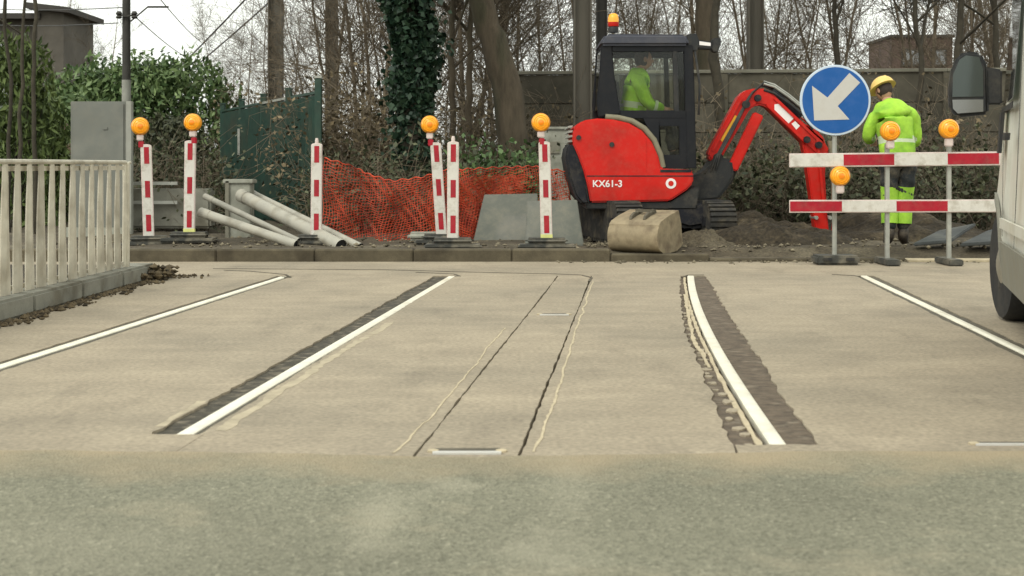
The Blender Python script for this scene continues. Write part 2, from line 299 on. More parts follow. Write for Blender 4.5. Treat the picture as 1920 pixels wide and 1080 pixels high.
M['ex_dark'] = mat('excavator_dark', (0.013, 0.014, 0.019), 0.6, 0.2, 8, col2=(0.028, 0.028, 0.028), col2_scale=4, dust=0.22, dust_scale=7, spec=.2)
M['cabgrey'] = mat('cab_grey', (0.011, 0.012, 0.015), 0.6, 0.1, 6, dust=0.05, dust_scale=4, spec=.2); M['roofgrey'] = mat('cab_roof_grey', (0.055, 0.058, 0.075), 0.5, 0.1, 6, dust=0.15, dust_scale=6, spec=.3)
M['black'] = mat('black_plastic', (0.014, 0.015, 0.016), 0.55, 0.2, 8, dust=0.22, dust_scale=5)
M['track'] = mat('track_rubber', (0.028, 0.027, 0.025), 0.9, 0.3, 14, 0.004, col2=(0.09, 0.075, 0.05), col2_scale=7, col2_lo=.52, col2_hi=.75, dust=0.2, dust_scale=6)
M['chrome'] = mat('chrome_rod', (0.7, 0.7, 0.68), 0.2, 0.03, 4, metal=1)
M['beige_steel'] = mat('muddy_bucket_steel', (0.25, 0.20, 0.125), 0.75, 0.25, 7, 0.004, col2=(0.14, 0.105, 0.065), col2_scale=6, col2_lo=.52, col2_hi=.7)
M['trim'] = mat('hood_trim', (0.20, 0.18, 0.12), 0.6, 0.1, 8)
M['decal'] = mat('white_decal', (0.78, 0.74, 0.72), 0.5, 0.05, 8)
M['glass'] = glass_mat('cab_glass', (0.92, 0.94, 0.91), .02); M['vglass'] = glass_mat('van_glass', (0.45, 0.5, 0.48), .22)
M['hivis'] = mat('hi_vis', (0.34, 0.60, 0.05), 0.8, 0.22, 7, 0.012, col2=(0.18, 0.40, 0.03), col2_scale=5, col2_lo=.48, col2_hi=.70, dust=0.18, dust_scale=6)
M['reflect'] = mat('reflective_tape', (0.52, 0.60, 0.40), 0.4, 0.1, 12)
M['trouser'] = mat('dark_trousers', (0.022, 0.026, 0.028), 0.9, 0.3, 14, 0.01, dust=0.5, dust_scale=6)
M['skin'] = mat('skin', (0.42, 0.24, 0.16), 0.6, 0.08, 20)
M['hair'] = mat('dark_hair', (0.03, 0.02, 0.014), 0.7, 0.3, 60, 0.003)
M['helmet'] = mat('helmet_yellow', (0.75, 0.52, 0.16), 0.4, 0.06, 9, dust=0.3, dust_scale=9)
M['boot'] = mat('boot_leather', (0.045, 0.036, 0.028), 0.7, 0.25, 20, dust=0.6, dust_scale=9)
M['blue'] = mat('sign_blue', (0.008, 0.088, 0.31), 0.45, 0.08, 5, dust=0.1, dust_scale=5, spec=.3)
M['signwhite'] = mat('sign_white', (0.50, 0.485, 0.45), 0.5, 0.05, 6, dust=0.3, dust_scale=6); M['signrim'] = mat('sign_rim', (0.50, 0.58, 0.66), 0.5, 0.05, 6)
M['plasticpipe'] = mat('pipe_grey', (0.33, 0.315, 0.265), 0.5, 0.15, 6, col2=(0.22, 0.205, 0.165), col2_scale=4, rnd=.12, dust=0.55, dust_scale=6)
M['slab'] = mat('slab_grey', (0.125, 0.13, 0.11), 0.85, 0.15, 4, 0.004, col2=(0.155, 0.155, 0.135), col2_scale=2.5, dust=0.35, dust_scale=4)
M['block'] = mat('light_block', (0.30, 0.30, 0.25), 0.85, 0.18, 6, 0.004, col2=(0.2, 0.2, 0.16), col2_scale=4)
M['net'] = mat('orange_net', (0.50, 0.060, 0.020), 0.65, 0.25, 5, col2=(0.33, 0.04, 0.02), col2_scale=3)
M['green_sheet'] = mat('green_steel', (0.015, 0.048, 0.033), 0.6, 0.25, 4, col2=(0.036, 0.05, 0.032), col2_scale=3, col2_lo=.48, col2_hi=.72)
M['wall_panel'] = mat('wall_concrete', (0.092, 0.082, 0.060), 0.9, 0.3, 3, 0.006, col2=(0.055, 0.05, 0.036), col2_scale=1.3, rnd=.12)
M['wall_cap'] = mat('wall_cap', (0.19, 0.18, 0.14), 0.9, 0.2, 4)
M['brick_far'] = mat('brick_far', (0.10, 0.066, 0.052), 0.9, 0.2, 2, col2=(0.07, 0.05, 0.042), col2_scale=.8)
M['bld_dark'] = mat('dark_render', (0.095, 0.085, 0.07), 0.9, 0.2, 1.5); M['roof_dark'] = mat('dark_roof', (0.05, 0.045, 0.04), 0.9, .2, 3)
M['roof_brown'] = mat('clay_brown', (0.17, 0.105, 0.06), 0.9, .25, 6); M['pinkpost'] = mat('pinkish_post', (0.33, 0.23, 0.19), .9, .15, 6)
M['bark'] = mat('bark', (0.085, 0.067, 0.045), 0.95, 0.35, 9, 0.02, stretch=(1, 1, .25), col2=(0.055, 0.05, 0.03), col2_scale=3, rnd=.15)
M['bark_grey'] = mat('twig_bark', (0.150, 0.120, 0.083), 0.95, 0.3, 6, rnd=.3)
M['bark_dark'] = mat('dark_bark', (0.05, 0.043, 0.03), 0.95, 0.3, 9, 0.01, rnd=.2)
M['ivy'] = leaf_mat('ivy_leaf', (0.006, 0.020, 0.012), (0.035, 0.065, 0.035), .45)
M['hedge'] = leaf_mat('hedge_leaf', (0.035, 0.075, 0.022), (0.20, 0.275, 0.11), .5)
M['reed'] = leaf_mat('shrub_leaf', (0.03, 0.05, 0.012), (0.15, 0.20, 0.06), .6)
M['dead'] = leaf_mat('dead_leaf', (0.05, 0.04, 0.022), (0.22, 0.17, 0.10), .8)
M['bramble'] = leaf_mat('bramble_leaf', (0.018, 0.026, 0.012), (0.10, 0.105, 0.055), .6)
M['gcover'] = leaf_mat('ground_ivy', (0.03, 0.06, 0.02), (0.12, 0.19, 0.07), .5)
M['van'] = mat('van_paint', (0.64, 0.625, 0.545), 0.35, 0.05, 3, col2=(0.56, 0.535, 0.44), col2_scale=2.5, spec=.5, dust=0.22, dust_scale=2.5)
M['vangrey'] = mat('van_grey_plastic', (0.19, 0.185, 0.15), 0.6, 0.12, 6, dust=0.5, dust_scale=4)
M['hub'] = mat('dusty_hubcap', (0.22, 0.20, 0.155), 0.55, 0.25, 12, dust=0.5, dust_scale=8)
M['mirror'] = mat('mirror_glass', (0.07, 0.08, 0.075), 0.06, 0.02, 3, metal=.9)
M['mirror_low'] = mat('mirror_wide_glass', (0.20, 0.20, 0.19), 0.1, 0.02, 3, metal=.9)
M['tyre'] = mat('tyre', (0.018, 0.018, 0.018), 0.85, 0.25, 14, 0.003, dust=0.12, dust_scale=5)
M['tarp'] = mat('dark_mat', (0.05, 0.055, 0.055), 0.6, 0.3, 5, .01, col2=(0.10, .10, .09), col2_scale=3)
M['stone'] = leaf_mat('rubble', (0.06, 0.05, 0.033), (0.24, 0.205, 0.14), .9)

# ------------------------------------------------------------------ ground, roads
VZ = 0.115                                   # top of the far kerb and the earth behind it
def hbump(x, y): return 0.02 * math.sin(x * 2.1 + y * 1.3) + 0.015 * math.sin(x * 5.3 - y * 3.1) + 0.01 * math.sin(x * 11 + y * 7)
def ground_z(x, y):
    if y < 15.0: return VZ if x < .6 else VZ - (VZ - .012) * min(1, (x - .6) / .8) * min(1, max(0, (15.05 - y) / .33))
    return VZ + hbump(x, y) * min(1, (y - 15.0) / 1.0)
g = MB().add([(-900, -60, -.14), (900, -60, -.14), (900, 2500, -.14), (-900, 2500, -.14)], [(0, 1, 2, 3)]).build('ground', M['earth']); struct(g)
xs = np.linspace(-26, 26, 131); ys = np.concatenate([np.concatenate([np.linspace(14.72, 15.1, 6), np.linspace(15.2, 20, 42)]), np.linspace(20.4, 75, 40)])
vs = [(x, y, ground_z(x, y)) for y in ys for x in xs]; nx = len(xs)
o = MB().add(vs, [(j * nx + i, j * nx + i + 1, (j + 1) * nx + i + 1, (j + 1) * nx + i) for j in range(len(ys) - 1) for i in range(nx - 1)]).build('earth_verge', M['earth'], smooth=True); struct(o)

# concrete crossing: slabs lie between the rails and the grooves; the rough bed shows in the gaps
bed = MB().add([T(-14, 2, -.07), T(14, 2, -.07), (14, 14.6, -.07), (-14, 14.6, -.07)], [(0, 1, 2, 3)]).build('concrete_crossing', M['groove_dirt']); struct(bed)
D_NEAR, D_FAR = 4.0, 12.72
def bow(D): u = max(0, min(1, (D - 4.6) / 8.1)); return -.07 * 4 * u * (1 - u)
def ragged(t, amp, seed, drift=0.0, bw=0):
    rs = np.random.default_rng(seed); Ds = np.arange(D_NEAR, D_FAR + .001, .08); j = rs.normal(0, amp, len(Ds)); k = np.convolve(rs.normal(0, amp * 2.2, len(Ds) + 12), np.ones(13) / 13, 'valid')
    return [(t + drift * (D - 8.5) + a + b + bw * bow(D), D) for D, a, b in zip(Ds, j, k)]
def slab_piece(L, Rr, name='slab', m=None, top=0.0, parent=bed):
    n = len(L); mb = MB(); vs = []
    for (a, b) in zip(L, Rr):
        vs += [T(a[0], a[1], top), T(b[0], b[1], top), T(a[0], a[1], -.068), T(b[0], b[1], -.068)]
    fs = []
    for i in range(n - 1):
        o = i * 4; fs += [(o, o + 1, o + 5, o + 4), (o, o + 4, o + 6, o + 2), (o + 1, o + 3, o + 7, o + 5)]
    fs += [(0, 2, 3, 1), ((n - 1) * 4, (n - 1) * 4 + 1, (n - 1) * 4 + 3, (n - 1) * 4 + 2)]
    mb.add(vs, fs); return mb.build(name, m or M['concrete_road'], parent)
EDG = dict(a0=ragged(-14, 0, 1), a1=ragged(-3.135, .003, 2), b0=ragged(-2.985, .003, 3), b1=ragged(-1.75, .005, 4), c0=ragged(-1.57, .004, 5),
           c1=ragged(-.700, .0022, 6, .010), d0=ragged(-.688, .0022, 7, .010), d1=ragged(-.375, .002, 8, .003), e0=ragged(-.365, .002, 9, .003),
           e1=ragged(.40, .007, 10, .006, 1), f0=ragged(.655, .007, 11, 0, .25), f1=ragged(1.975, .004, 12), g0=ragged(2.135, .004, 13), g1=ragged(14, 0, 14))
for a, b in (('a0', 'a1'), ('b0', 'b1'), ('c0', 'c1'), ('d0', 'd1'), ('e0', 'e1'), ('f0', 'f1'), ('g0', 'g1')): slab_piece(EDG[a], EDG[b])
MB().prism([T(-14, 12.728, -.066), T(14, 12.728, -.066), (14, 14.6, -.066), (-14, 14.6, -.066)], (0, 0, .066)).build('slab', M['concrete_road'], bed)
# filler strips in the grooves
def strip(t0, t1, d0, d1, z, name, m, parent, jit=0, seed=1, thick=0.03, bw=0):
    rs = np.random.default_rng(seed); Ds = np.arange(d0, d1 + .001, .10); mb = MB(); vs = []
    for D in Ds:
        a = t0 + rs.normal(0, jit) + bw * bow(D); b = t1 + rs.normal(0, jit) + bw * bow(D); vs += [T(a, D, z), T(b, D, z), T(a, D, z - thick), T(b, D, z - thick)]
    fs = []
    for i in range(len(Ds) - 1):
        o = i * 4; fs += [(o, o + 1, o + 5, o + 4), (o, o + 4, o + 6, o + 2), (o + 1, o + 3, o + 7, o + 5)]
    return mb.add(vs, fs).build(name, m, parent)
strip(.535, .75, 4.5, 12.73, -.007, 'rubber_filler', M['groove_brown'], bed, .004, 3, bw=1)
strip(.36, .475, 4.5, 12.73, -.009, 'rubber_filler', M['groove_brown'], bed, .004, 4, bw=1)
strip(.452, .472, 4.5, 12.7, -.003, 'mortar_strip', M['mortar'], bed, .003, 5, bw=1)
strip(-1.80, -1.63, 4.5, 12.73, -.010, 'groove_fill', M['groove_dirt'], bed, .004, 6)
strip(-3.16, -2.96, 3.9, 12.73, -.006, 'rail_sealant', M['sealant'], bed, .003, 7)
strip(1.95, 2.16, 3.9, 12.73, -.006, 'rail_sealant', M['sealant'], bed, .003, 8)
strip(-1.61, -1.555, 4.5, 12.73, -.006, 'rail_sealant', M['sealant'], bed, .003, 9)
# crumbled concrete left standing in the groove by the third rail
D = 5.05
while D < 9.6:
    wdt = random.uniform(.025, .07); ln = random.uniform(.03, .12); t0 = .40 + random.uniform(-.012, .012) + bow(D); pts = []
    for k in range(7): a_ = 2 * math.pi * k / 7; pts.append(T(t0 + wdt / 2 + math.cos(a_) * wdt * .5 * random.uniform(.7, 1.2), D + math.sin(a_) * ln * .5 * random.uniform(.7, 1.2), -.012))
    MB().prism(pts, (0, 0, .010)).build('concrete_crumb', M['concrete_road'], bed); D += ln + random.uniform(.03, .16)
# newer concrete poured over the near ends of the two middle rails
for t0, t1, d0, d1 in ((-1.80, -1.553, 4.3, 5.22), (.36, .74, 4.3, 5.03)):
    pts = [T(t0, d0, -.02), T(t1, d0, -.02)] + [T(t1 + (t0 - t1) * k / 9, d1 + random.uniform(-.012, .012), -.02) for k in range(10)]
    MB().prism(pts, (0, 0, .0215)).build('concrete_patch', M['concrete_road'], bed)
# rails: head, web and foot
def rail(t0, t1, d0, d1, label, bend=0.0, group=None):
    prof = [(-.029, -.002), (-.023, .003), (.023, .003), (.029, -.002), (.029, -.030), (.010, -.038), (.010, -.066), (-.010, -.066), (-.010, -.038), (-.029, -.030)]
    mb = MB(); Ds = np.linspace(d0, d1, 24); vs = []; k = len(prof)
    for D in Ds:
        u = (D - d0) / (d1 - d0); t = t0 + (t1 - t0) * u + bend * u * (1 - u) * 4
        vs += [T(t + x, D, z) for x, z in prof]
    fs = [(i * k + j, i * k + (j + 1) % k, (i + 1) * k + (j + 1) % k, (i + 1) * k + j) for i in range(len(Ds) - 1) for j in range(k)]
    fs += [tuple(range(k)), tuple((len(Ds) - 1) * k + j for j in range(k))]
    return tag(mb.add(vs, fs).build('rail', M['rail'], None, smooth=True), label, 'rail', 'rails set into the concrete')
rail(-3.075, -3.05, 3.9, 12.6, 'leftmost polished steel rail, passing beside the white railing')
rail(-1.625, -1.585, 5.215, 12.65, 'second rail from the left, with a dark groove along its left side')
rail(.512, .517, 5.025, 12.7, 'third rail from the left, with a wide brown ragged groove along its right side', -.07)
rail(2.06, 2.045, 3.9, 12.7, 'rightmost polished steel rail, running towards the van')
# white crack lines beside the centre joints, and dark sealant seams at the far end of the slabs
def ribbon(name, pts, wd, m, z=.004, jit=0.0, parent=None, seed=2):
    rs = np.random.default_rng(seed); P2 = []
    for a, b in zip(pts[:-1], pts[1:]):
        a = Vector(a); b = Vector(b); k = max(2, int((b - a).length / .06)); P2 += [a.lerp(b, i / k) for i in range(k)]
    P2.append(Vector(pts[-1])); vs = []; n = len(P2)
    off = np.convolve(rs.normal(0, jit, n + 4), np.ones(5) / 5 * 2, 'valid')
    for i, p in enumerate(P2):
        d = (P2[min(i + 1, n - 1)] - P2[max(i - 1, 0)]); d.z = 0; d.normalize(); s = Vector((-d.y, d.x, 0)); ww = wd * rs.uniform(.55, 1.3) if jit else wd
        vs += [Vector((p.x, p.y, z)) + s * (off[i] + ww / 2), Vector((p.x, p.y, z)) + s * (off[i] - ww / 2), Vector((p.x, p.y, z - .006)) + s * (off[i] + ww / 2), Vector((p.x, p.y, z - .006)) + s * (off[i] - ww / 2)]
    fs = []
    for i in range(n - 1):
        o = i * 4; fs += [(o, o + 1, o + 5, o + 4), (o, o + 4, o + 6, o + 2), (o + 1, o + 3, o + 7, o + 5)]
    return MB().add(vs, fs).build(name, m, parent)
ribbon('mortar_line', [G(735, 850), G(790, 800), G(850, 735), G(905, 665), G(945, 615)], .008, M['mortar'], z=.002, jit=.006, parent=bed, seed=3)
ribbon('mortar_line', [G(1000, 848), G(1030, 780), G(1058, 690), G(1080, 620), G(1100, 560), G(1112, 528)], .010, M['mortar'], z=.002, jit=.005, parent=bed, seed=4)
ribbon('mortar_line', [G(1284, 552), G(1302, 640), G(1330, 690)], .022, M['mortar'], z=.002, jit=.004, parent=bed, seed=5)
ribbon('cement_residue', [G(415, 808), G(520, 738), G(640, 660), G(735, 604)], .045, M['residue'], z=.0012, jit=.006, parent=bed, seed=6)
ribbon('cement_residue', [G(300, 800), G(345, 772), G(380, 752)], .03, M['residue'], z=.0012, jit=.006, parent=bed, seed=9)
for i, pts in enumerate(([(528, 520), (546, 521), (535, 515), (470, 509), (420, 507)], [(846, 518), (862, 518), (850, 514), (780, 511)],
                         [(1104, 528), (1110, 521), (1092, 516), (1040, 514), (900, 511), (720, 506), (400, 504)], [(1278, 520), (1290, 516), (1320, 516)], [(1612, 519), (1600, 517), (1560, 515)])):
    ribbon('sealant_seam', [G(*p) for p in pts], .02, M['sealant'], jit=.003, parent=bed, seed=20 + i)
# small slot drains
def slot(px0, px1, py, wd, label):
    a = G(px0, py); b = G(px1, py); r_ = empty('slot_drain', ((a.x + b.x) / 2, a.y, 0), label, 'drain')
    L = b.x - a.x; c = Vector(((a.x + b.x) / 2, a.y, 0))
    MB().box(c + Vector((0, -wd * .35, .003)), (L, wd * .4, .006)).build('frame', M['signwhite'], r_)
    MB().box(c + Vector((0, wd * .25, .002)), (L * .96, wd * .5, .004)).build('slot', M['sealant'], r_)
    for x in (a.x, b.x): MB().lathe([(.02, 0), (.02, .006), (.012, .008)], (x, a.y, 0), n=10).build('end_cap', M['mortar'], r_)
slot(812, 940, 847, .09, 'pale edged slot drain between the centre joints at the asphalt edge')
slot(1012, 1066, 590, .10, 'small pale slot cover halfway along the centre strip')
slot(1826, 1960, 833, .05, 'dark slot drain at the right edge of the picture')
# asphalt in the foreground: its edge follows the end of the concrete
ae = [(-900, 838), (0, 843), (500, 849), (860, 857), (1200, 852), (1500, 846), (2900, 842)]
top = []
for (x0, y0), (x1, y1) in zip(ae[:-1], ae[1:]):
    for k in range(10): top.append(G(x0 + (x1 - x0) * k / 10, y0 + (y1 - y0) * k / 10 + random.uniform(-1, 1), .008))
vs = [(-9, -12, .008)] + [tuple(p) for p in top] + [(9, -12, .008)]; n = len(vs)
vs2 = vs + [(x, y + .01, -.01) for x, y, z in vs]
o = MB().add(vs2, [tuple(range(n))[::-1]] + [(i, i + 1, i + 1 + n, i + n) for i in range(1, n - 2)]).build('asphalt_road', M['asphalt']); struct(o)
# near gravel: loose stones on the road
def rubble(name, C, s0, s1, m, label, cat, kind='stuff'):
    vs = []; fs = []
    oct_ = np.array([(1, 0, 0), (-1, 0, 0), (0, 1, 0), (0, -1, 0), (0, 0, 1), (0, 0, -1)], float); of = [(0, 2, 4), (2, 1, 4), (1, 3, 4), (3, 0, 4), (2, 0, 5), (1, 2, 5), (3, 1, 5), (0, 3, 5)]
    for c in C:
        s = random.uniform(s0, s1) * np.array([random.uniform(.6, 1.3), random.uniform(.6, 1.3), random.uniform(.4, .9)]); a = random.uniform(0, 3); o = len(vs)
        for p in oct_ * s * RNG.uniform(.75, 1.25, (6, 1)):
            vs.append((c[0] + p[0] * math.cos(a) - p[1] * math.sin(a), c[1] + p[0] * math.sin(a) + p[1] * math.cos(a), c[2] + p[2]))
        fs += [tuple(i + o for i in f) for f in of]
    return tag(MB().add(vs, fs).build(name, m), label, cat, kind=kind)

# far kerb, stone by stone
fk = MB().box((0, 14.80, -.05), (30, .02, .10)).build('far_kerb', M['kerb']); struct(fk)
kw = 1.0; x = -9.0
while x < 3.1:
    L = kw if x < .6 else kw; top_z = VZ + .012 if x < .4 else max(.035, VZ - (x - .4) * .06)
    MB().box((x + L / 2, 14.69, top_z / 2 - .03), (L - .004, .20, top_z + .06), Matrix.Rotation(random.uniform(-.006, .006), 3, 'Z')).build('kerb_stone', M['kerb'], fk, bevel=.015, seg=1); x += L
while x < 12:
    MB().box((x + .75, 14.66, .0), (1.488, .26, .05), Matrix.Rotation(random.uniform(-.004, .004), 3, 'Z')).build('kerb_stone', M['mortar'], fk, bevel=.008, seg=1); x += 1.5
# left kerb with the railing: runs beside the first track
def LT(D): return -3.93 - max(0, D - 9.0) * .060 + (.03 * (9 - D) if D < 9 else 0)
lk = empty('left_kerb', (0, 0, 0)); 
bpy.data.objects.remove(lk)
pav = MB(); Ds = np.linspace(1.5, 12.35, 40); vs = []
for D in Ds: vs += [T(LT(D) - .22, D, .126), T(-14, D, .126), T(LT(D) - .22, D, 0.002), T(-14, D, .002)]
fs = []
for i in range(len(Ds) - 1):
    o_ = i * 4; fs += [(o_, o_ + 1, o_ + 5, o_ + 4)]
fs.append(((len(Ds) - 1) * 4, (len(Ds) - 1) * 4 + 1, (len(Ds) - 1) * 4 + 3, (len(Ds) - 1) * 4 + 2))
pv = pav.add(vs, fs).build('left_verge', M['earth_dark']); struct(pv)
Dk = 1.5
while Dk < 12.1:
    D2 = min(Dk + 1.0, 12.45); p0 = T(LT(Dk) - .10, Dk + .006, .065); p1 = T(LT(D2) - .10, D2 - .006, .065)
    if D2 > 11.9: p1 = p1 + Vector((.0, 0, 0))
    MB().bar(p0, p1, .24, .135).build('kerb_stone', M['kerb_grey'], pv, bevel=.018, seg=2); Dk = D2
C = []
for i in range(900):
    D = random.uniform(6, 12.6); C.append(T(LT(D) + .04 + abs(random.gauss(0, .07)) * (.6 + .6 * math.sin(D * 3) ** 2), D, .008))
for i in range(120): C.append(T(LT(12.4) + random.uniform(-.05, .45) * random.random(), 12.4 + random.uniform(0, .35), .008))
rubble('gutter_litter', C, .008, .028, M['litter'], 'dark leaf litter and grit along the foot of the left kerb', 'litter')
C = [T(LT(12.3) + random.gauss(.05, .06), 12.3 + random.gauss(.08, .15), .02 + abs(random.gauss(0, .03))) for i in range(260)]
rubble('dirt_heap', C, .015, .05, M['litter'], 'small heap of dark dirt at the end of the left kerb', 'dirt')
# railing on the left kerb
rr = empty('railing', T(LT(9) - .10, 9, .13), 'pale painted street railing of close twisted flat pickets along the left kerb', 'railing')
def rp(D, z): return T(LT(D) - .10, D, z)
D_END = 11.96
MB().tube([rp(d, 1.0) for d in np.linspace(4.5, D_END, 30)], .017, 8).build('top_rail', M['railing'], rr, smooth=True)
MB().bar(rp(4.5, .955), rp(D_END, .955), .012, .035).build('upper_bar', M['railing'], rr)
MB().bar(rp(4.5, .165), rp(D_END, .165), .012, .03).build('lower_bar', M['railing'], rr)
D = D_END; i = 0
while D > 5.0:
    mb = MB(); vs = []; zs = np.linspace(.135, .985, 15); ph0 = random.uniform(-.05, .05)
    for z in zs:            # folded flat bar: the fold opens and closes along its height
        u = (z - .135) / .85; wd = .070 - .032 / (1 + math.exp(-(u - .60) * 12)) + .006 * math.sin(u * 9 + 1)
        fo = .007 * math.sin(max(0, min(1, (u - .12) / .75)) * math.pi) + .004; c = rp(D, z); ax = Vector((.083 + ph0, 1, 0)).normalized(); nrm = Vector((ax.y, -ax.x, 0))
        for a_, b_ in ((-1, -.3), (-.1, 1), (1, -.5), (1, -.9), (-.1, .6), (-1, -.7)): vs.append(c + ax * wd * a_ + nrm * fo * b_ + nrm * (.006 if b_ in (-.3, 1, -.5) else 0))
    k6 = 6; fs = [(k * 6 + j, k * 6 + (j + 1) % 6, k * 6 + 6 + (j + 1) % 6, k * 6 + 6 + j) for k in range(14) for j in range(6)] + [tuple(range(6)), tuple(range(84, 90))]
    mb.add(vs, fs).build('picket', M['railing'], rr, smooth=False); D -= .222; i += 1
for D in (5.2, 8.4, D_END + .02): MB().box(rp(D, .56), (.05, .05, .88)).build('post', M['railing'], rr, bevel=.005, seg=1)
MB().tube([rp(D_END + .04, .99), rp(D_END + .14, 1.0)], .012, 6).build('end_hook', M['railing'], rr)

# ------------------------------------------------------------------ delineator boards
def make_lamp(root, c, s=1.0, neck=.07, clip=True, dy=0.0):
    """round amber warning lamp, lens towards the camera; c = lens centre (local)"""
    c = Vector(c); r_ = .093 * s
    case = MB().lathe([(r_ * .92, .05), (r_, .035), (r_ * 1.06, 0), (r_ * 1.06, -.015), (r_ * .97, -.03)], c, 'y', 24).build('lamp', M['lamp_case'], root, smooth=True, sub=1)
    MB().lathe([(r_ * .95, -.028), (r_ * .93, -.045), (r_ * .80, -.058), (r_ * .76, -.052), (r_ * .58, -.064), (r_ * .54, -.058), (r_ * .36, -.068)], c, 'y', 24).build('lens', M['lens'], case, smooth=True, sub=1)
    MB().lathe([(r_ * .35, -.062), (r_ * .30, -.074), (r_ * .12, -.078)], c, 'y', 16).build('lens_centre', M['lens_core'], case, smooth=True, sub=1)
    z0 = c.z - r_ - neck
    MB().box((c.x, c.y, c.z - r_ - neck * .42), (.075, .06, neck * 1.0)).build('battery_neck', M['edge_pink'], root, bevel=.01, sub=1)
    if clip: MB().box((c.x + .01, c.y, c.z - r_ - neck - .035), (.06, .05, .075)).build('clip', M['red'], root, bevel=.008, sub=1)
def make_board(label, loc, lean=(0, 0), yaw=0, lamp_dx=None, yellow=False, h=1.04):
    r_ = empty('delineator_board', loc, label, 'road beacon', 'striped beacon boards along the roadworks')
    MB().prism([(-.30, -.16, 0), (.30, -.16, 0), (.30, .16, 0), (-.30, .16, 0)], (0, 0, .045)).build('base', M['rubber'], r_, bevel=.02, sub=1)
    MB().prism([(-.22, -.12, .045), (.22, -.12, .045), (.22, .12, .045), (-.22, .12, .045)], (0, 0, .065)).build('base_block', M['rubber'], r_, bevel=.05, seg=3, smooth=True, sub=1)
    piv = .09
    def L(x, y, z): return Vector((x + lean[0] * (z - piv), y + lean[1] * (z - piv), z))
    w2 = .06; z0, z1 = .07, .07 + h; k = 8
    arc = [(w2 * math.cos(a), z1 - .02 + .02 * math.sin(a)) for a in np.linspace(0, math.pi, 9)]
    out = [(-w2, z0), (w2, z0)] + arc
    MB().prism([L(x, -.022, z) for x, z in out], L(0, .044, 0) - L(0, 0, 0)).build('board', M['edge_pink'], r_, bevel=.006, seg=1, sub=1)
    MB().prism([L(x * .84, -.0245, z) for x, z in [(-w2, z0 + .01), (w2, z0 + .01), (w2, z1 - .02), (-w2, z1 - .02)]], (0, .003, 0)).build('face', M['white'], r_, sub=1)
    for k in range(3):
        a = z0 + h * (.085 + .355 * k); b = a + h * .175
        MB().prism([L(x, -.027, z) for x, z in [(-.024, a), (.030, a), (.030, b), (-.024, b)]], (0, .0045, 0)).build('red_stripe', M['red'], r_, sub=1)
    if yellow: MB().prism([L(x, -.028, z) for x, z in [(-w2 * 1.02, z0), (w2 * 1.02, z0), (w2 * 1.02, z0 + .075), (-w2 * 1.02, z0 + .075)]], (0, .055, 0)).build('foot_sleeve', M['yellowfoot'], r_, sub=1)
    if lamp_dx is not None:
        c = L(lamp_dx, .0, z1 + .195); make_lamp(r_, c)
    else:
        MB().lathe([(.020, z1 - .01), (.020, z1 + .03), (.013, z1 + .055)], L(0, 0, z1) - Vector((0, 0, z1)), n=10).build('tip', M['edge_pink'], r_, smooth=True, sub=1)
    r_.rotation_euler.z = yaw
    return r_
def at_ground(px, D): return Vector((PX(px, D), D, ground_z(PX(px, D), D)))
make_board('striped beacon board with amber lamp, leftmost, just right of the grey cabinet', at_ground(279, 15.75), (-.03, 0), .25, -.055)
make_board('striped beacon board with amber lamp and yellow foot at the lower ends of two pipes', at_ground(355, 15.75), (.012, 0), .0, .025, True)
make_board('striped beacon board without lamp where the orange net begins', at_ground(593, 15.75), (.006, 0), .0, None)
make_board('striped beacon board with amber lamp leaning left in front of the net', at_ground(828, 15.75), (-.065, 0), .05, -.05)
make_board('upright striped beacon board without lamp beside the leaning one', at_ground(849, 14.95), (.004, 0), 0, None)
make_board('striped beacon board with amber lamp before the grey slabs by the excavator', at_ground(1025, 14.95), (-.025, 0), 0, -.03, True)

# ------------------------------------------------------------------ pipes, block, slabs
def pipe(p0, p1, r_, label):
    rt = empty('pipe', p1, label, 'pipe', 'grey pipes propped up behind the kerb'); p0 = Vector(p0); p1 = Vector(p1); d = (p1 - p0).normalized()
    MB().tube([p0, p0.lerp(p1, .5), p1], r_, 18, cap=False).build('pipe_wall', M['plasticpipe'], rt, smooth=True)
    MB().tube([p0 + d * .02, p1 - d * .02], r_ * .86, 18, cap=True).build('bore', M['black'], rt, smooth=True)
    MB().tube([p0, p0 + d * .14], r_ * 1.07, 18, cap=False).build('socket', M['plasticpipe'], rt, smooth=True)
pipe(P(376, 398, 15.9), P(556, 459, 15.3), .052, 'lowest grey pipe, starting at the board with the yellow foot')
pipe(P(384, 368, 16.35), P(560, 452, 15.62), .034, 'thin grey pipe lying just above the lowest one')
pipe(P(452, 366, 17.0), P(640, 462, 15.45), .075, 'thick grey pipe lying over the pale concrete block')
pipe(P(470, 362, 17.5), P(676, 464, 15.5), .047, 'farthest pale pipe, its foot reaching into the orange net')
r_ = empty('concrete_block', at_ground(450, 17.2), 'pale upright concrete block frame under the grey pipes', 'concrete block')
c0 = at_ground(450, 17.2); 
MB().box(c0 + Vector((0, 0, .33)), (.30, .24, .66)).build('block_body', M['block'], r_, bevel=.012)
MB().box(c0 + Vector((-.125, -.135, .34)), (.05, .03, .70)).build('rib', M['wall_cap'], r_, bevel=.006)
MB().box(c0 + Vector((0, -.0, .68)), (.36, .30, .05)).build('cap', M['block'], r_, bevel=.01)
def lean_slab(pxs, D0, D1, label):
    """flat slab: two lower and two upper photo points; it stands on the earth at D0 and leans back to D1"""
    (a, b, c_, d) = pxs; zb = VZ - .03
    A = P(*a, D0); B = P(*b, D0); C_ = P(*c_, D1); Dd = P(*d, D1); A.z = zb; B.z = zb
    nrm = (B - A).cross(C_ - B).normalized(); 
    return tag(MB().prism([A, B, C_, Dd], nrm * -.06).build('paving_slab', M['slab'], None, bevel=.008), label, 'paving slab', 'grey slabs leaning behind the boards')
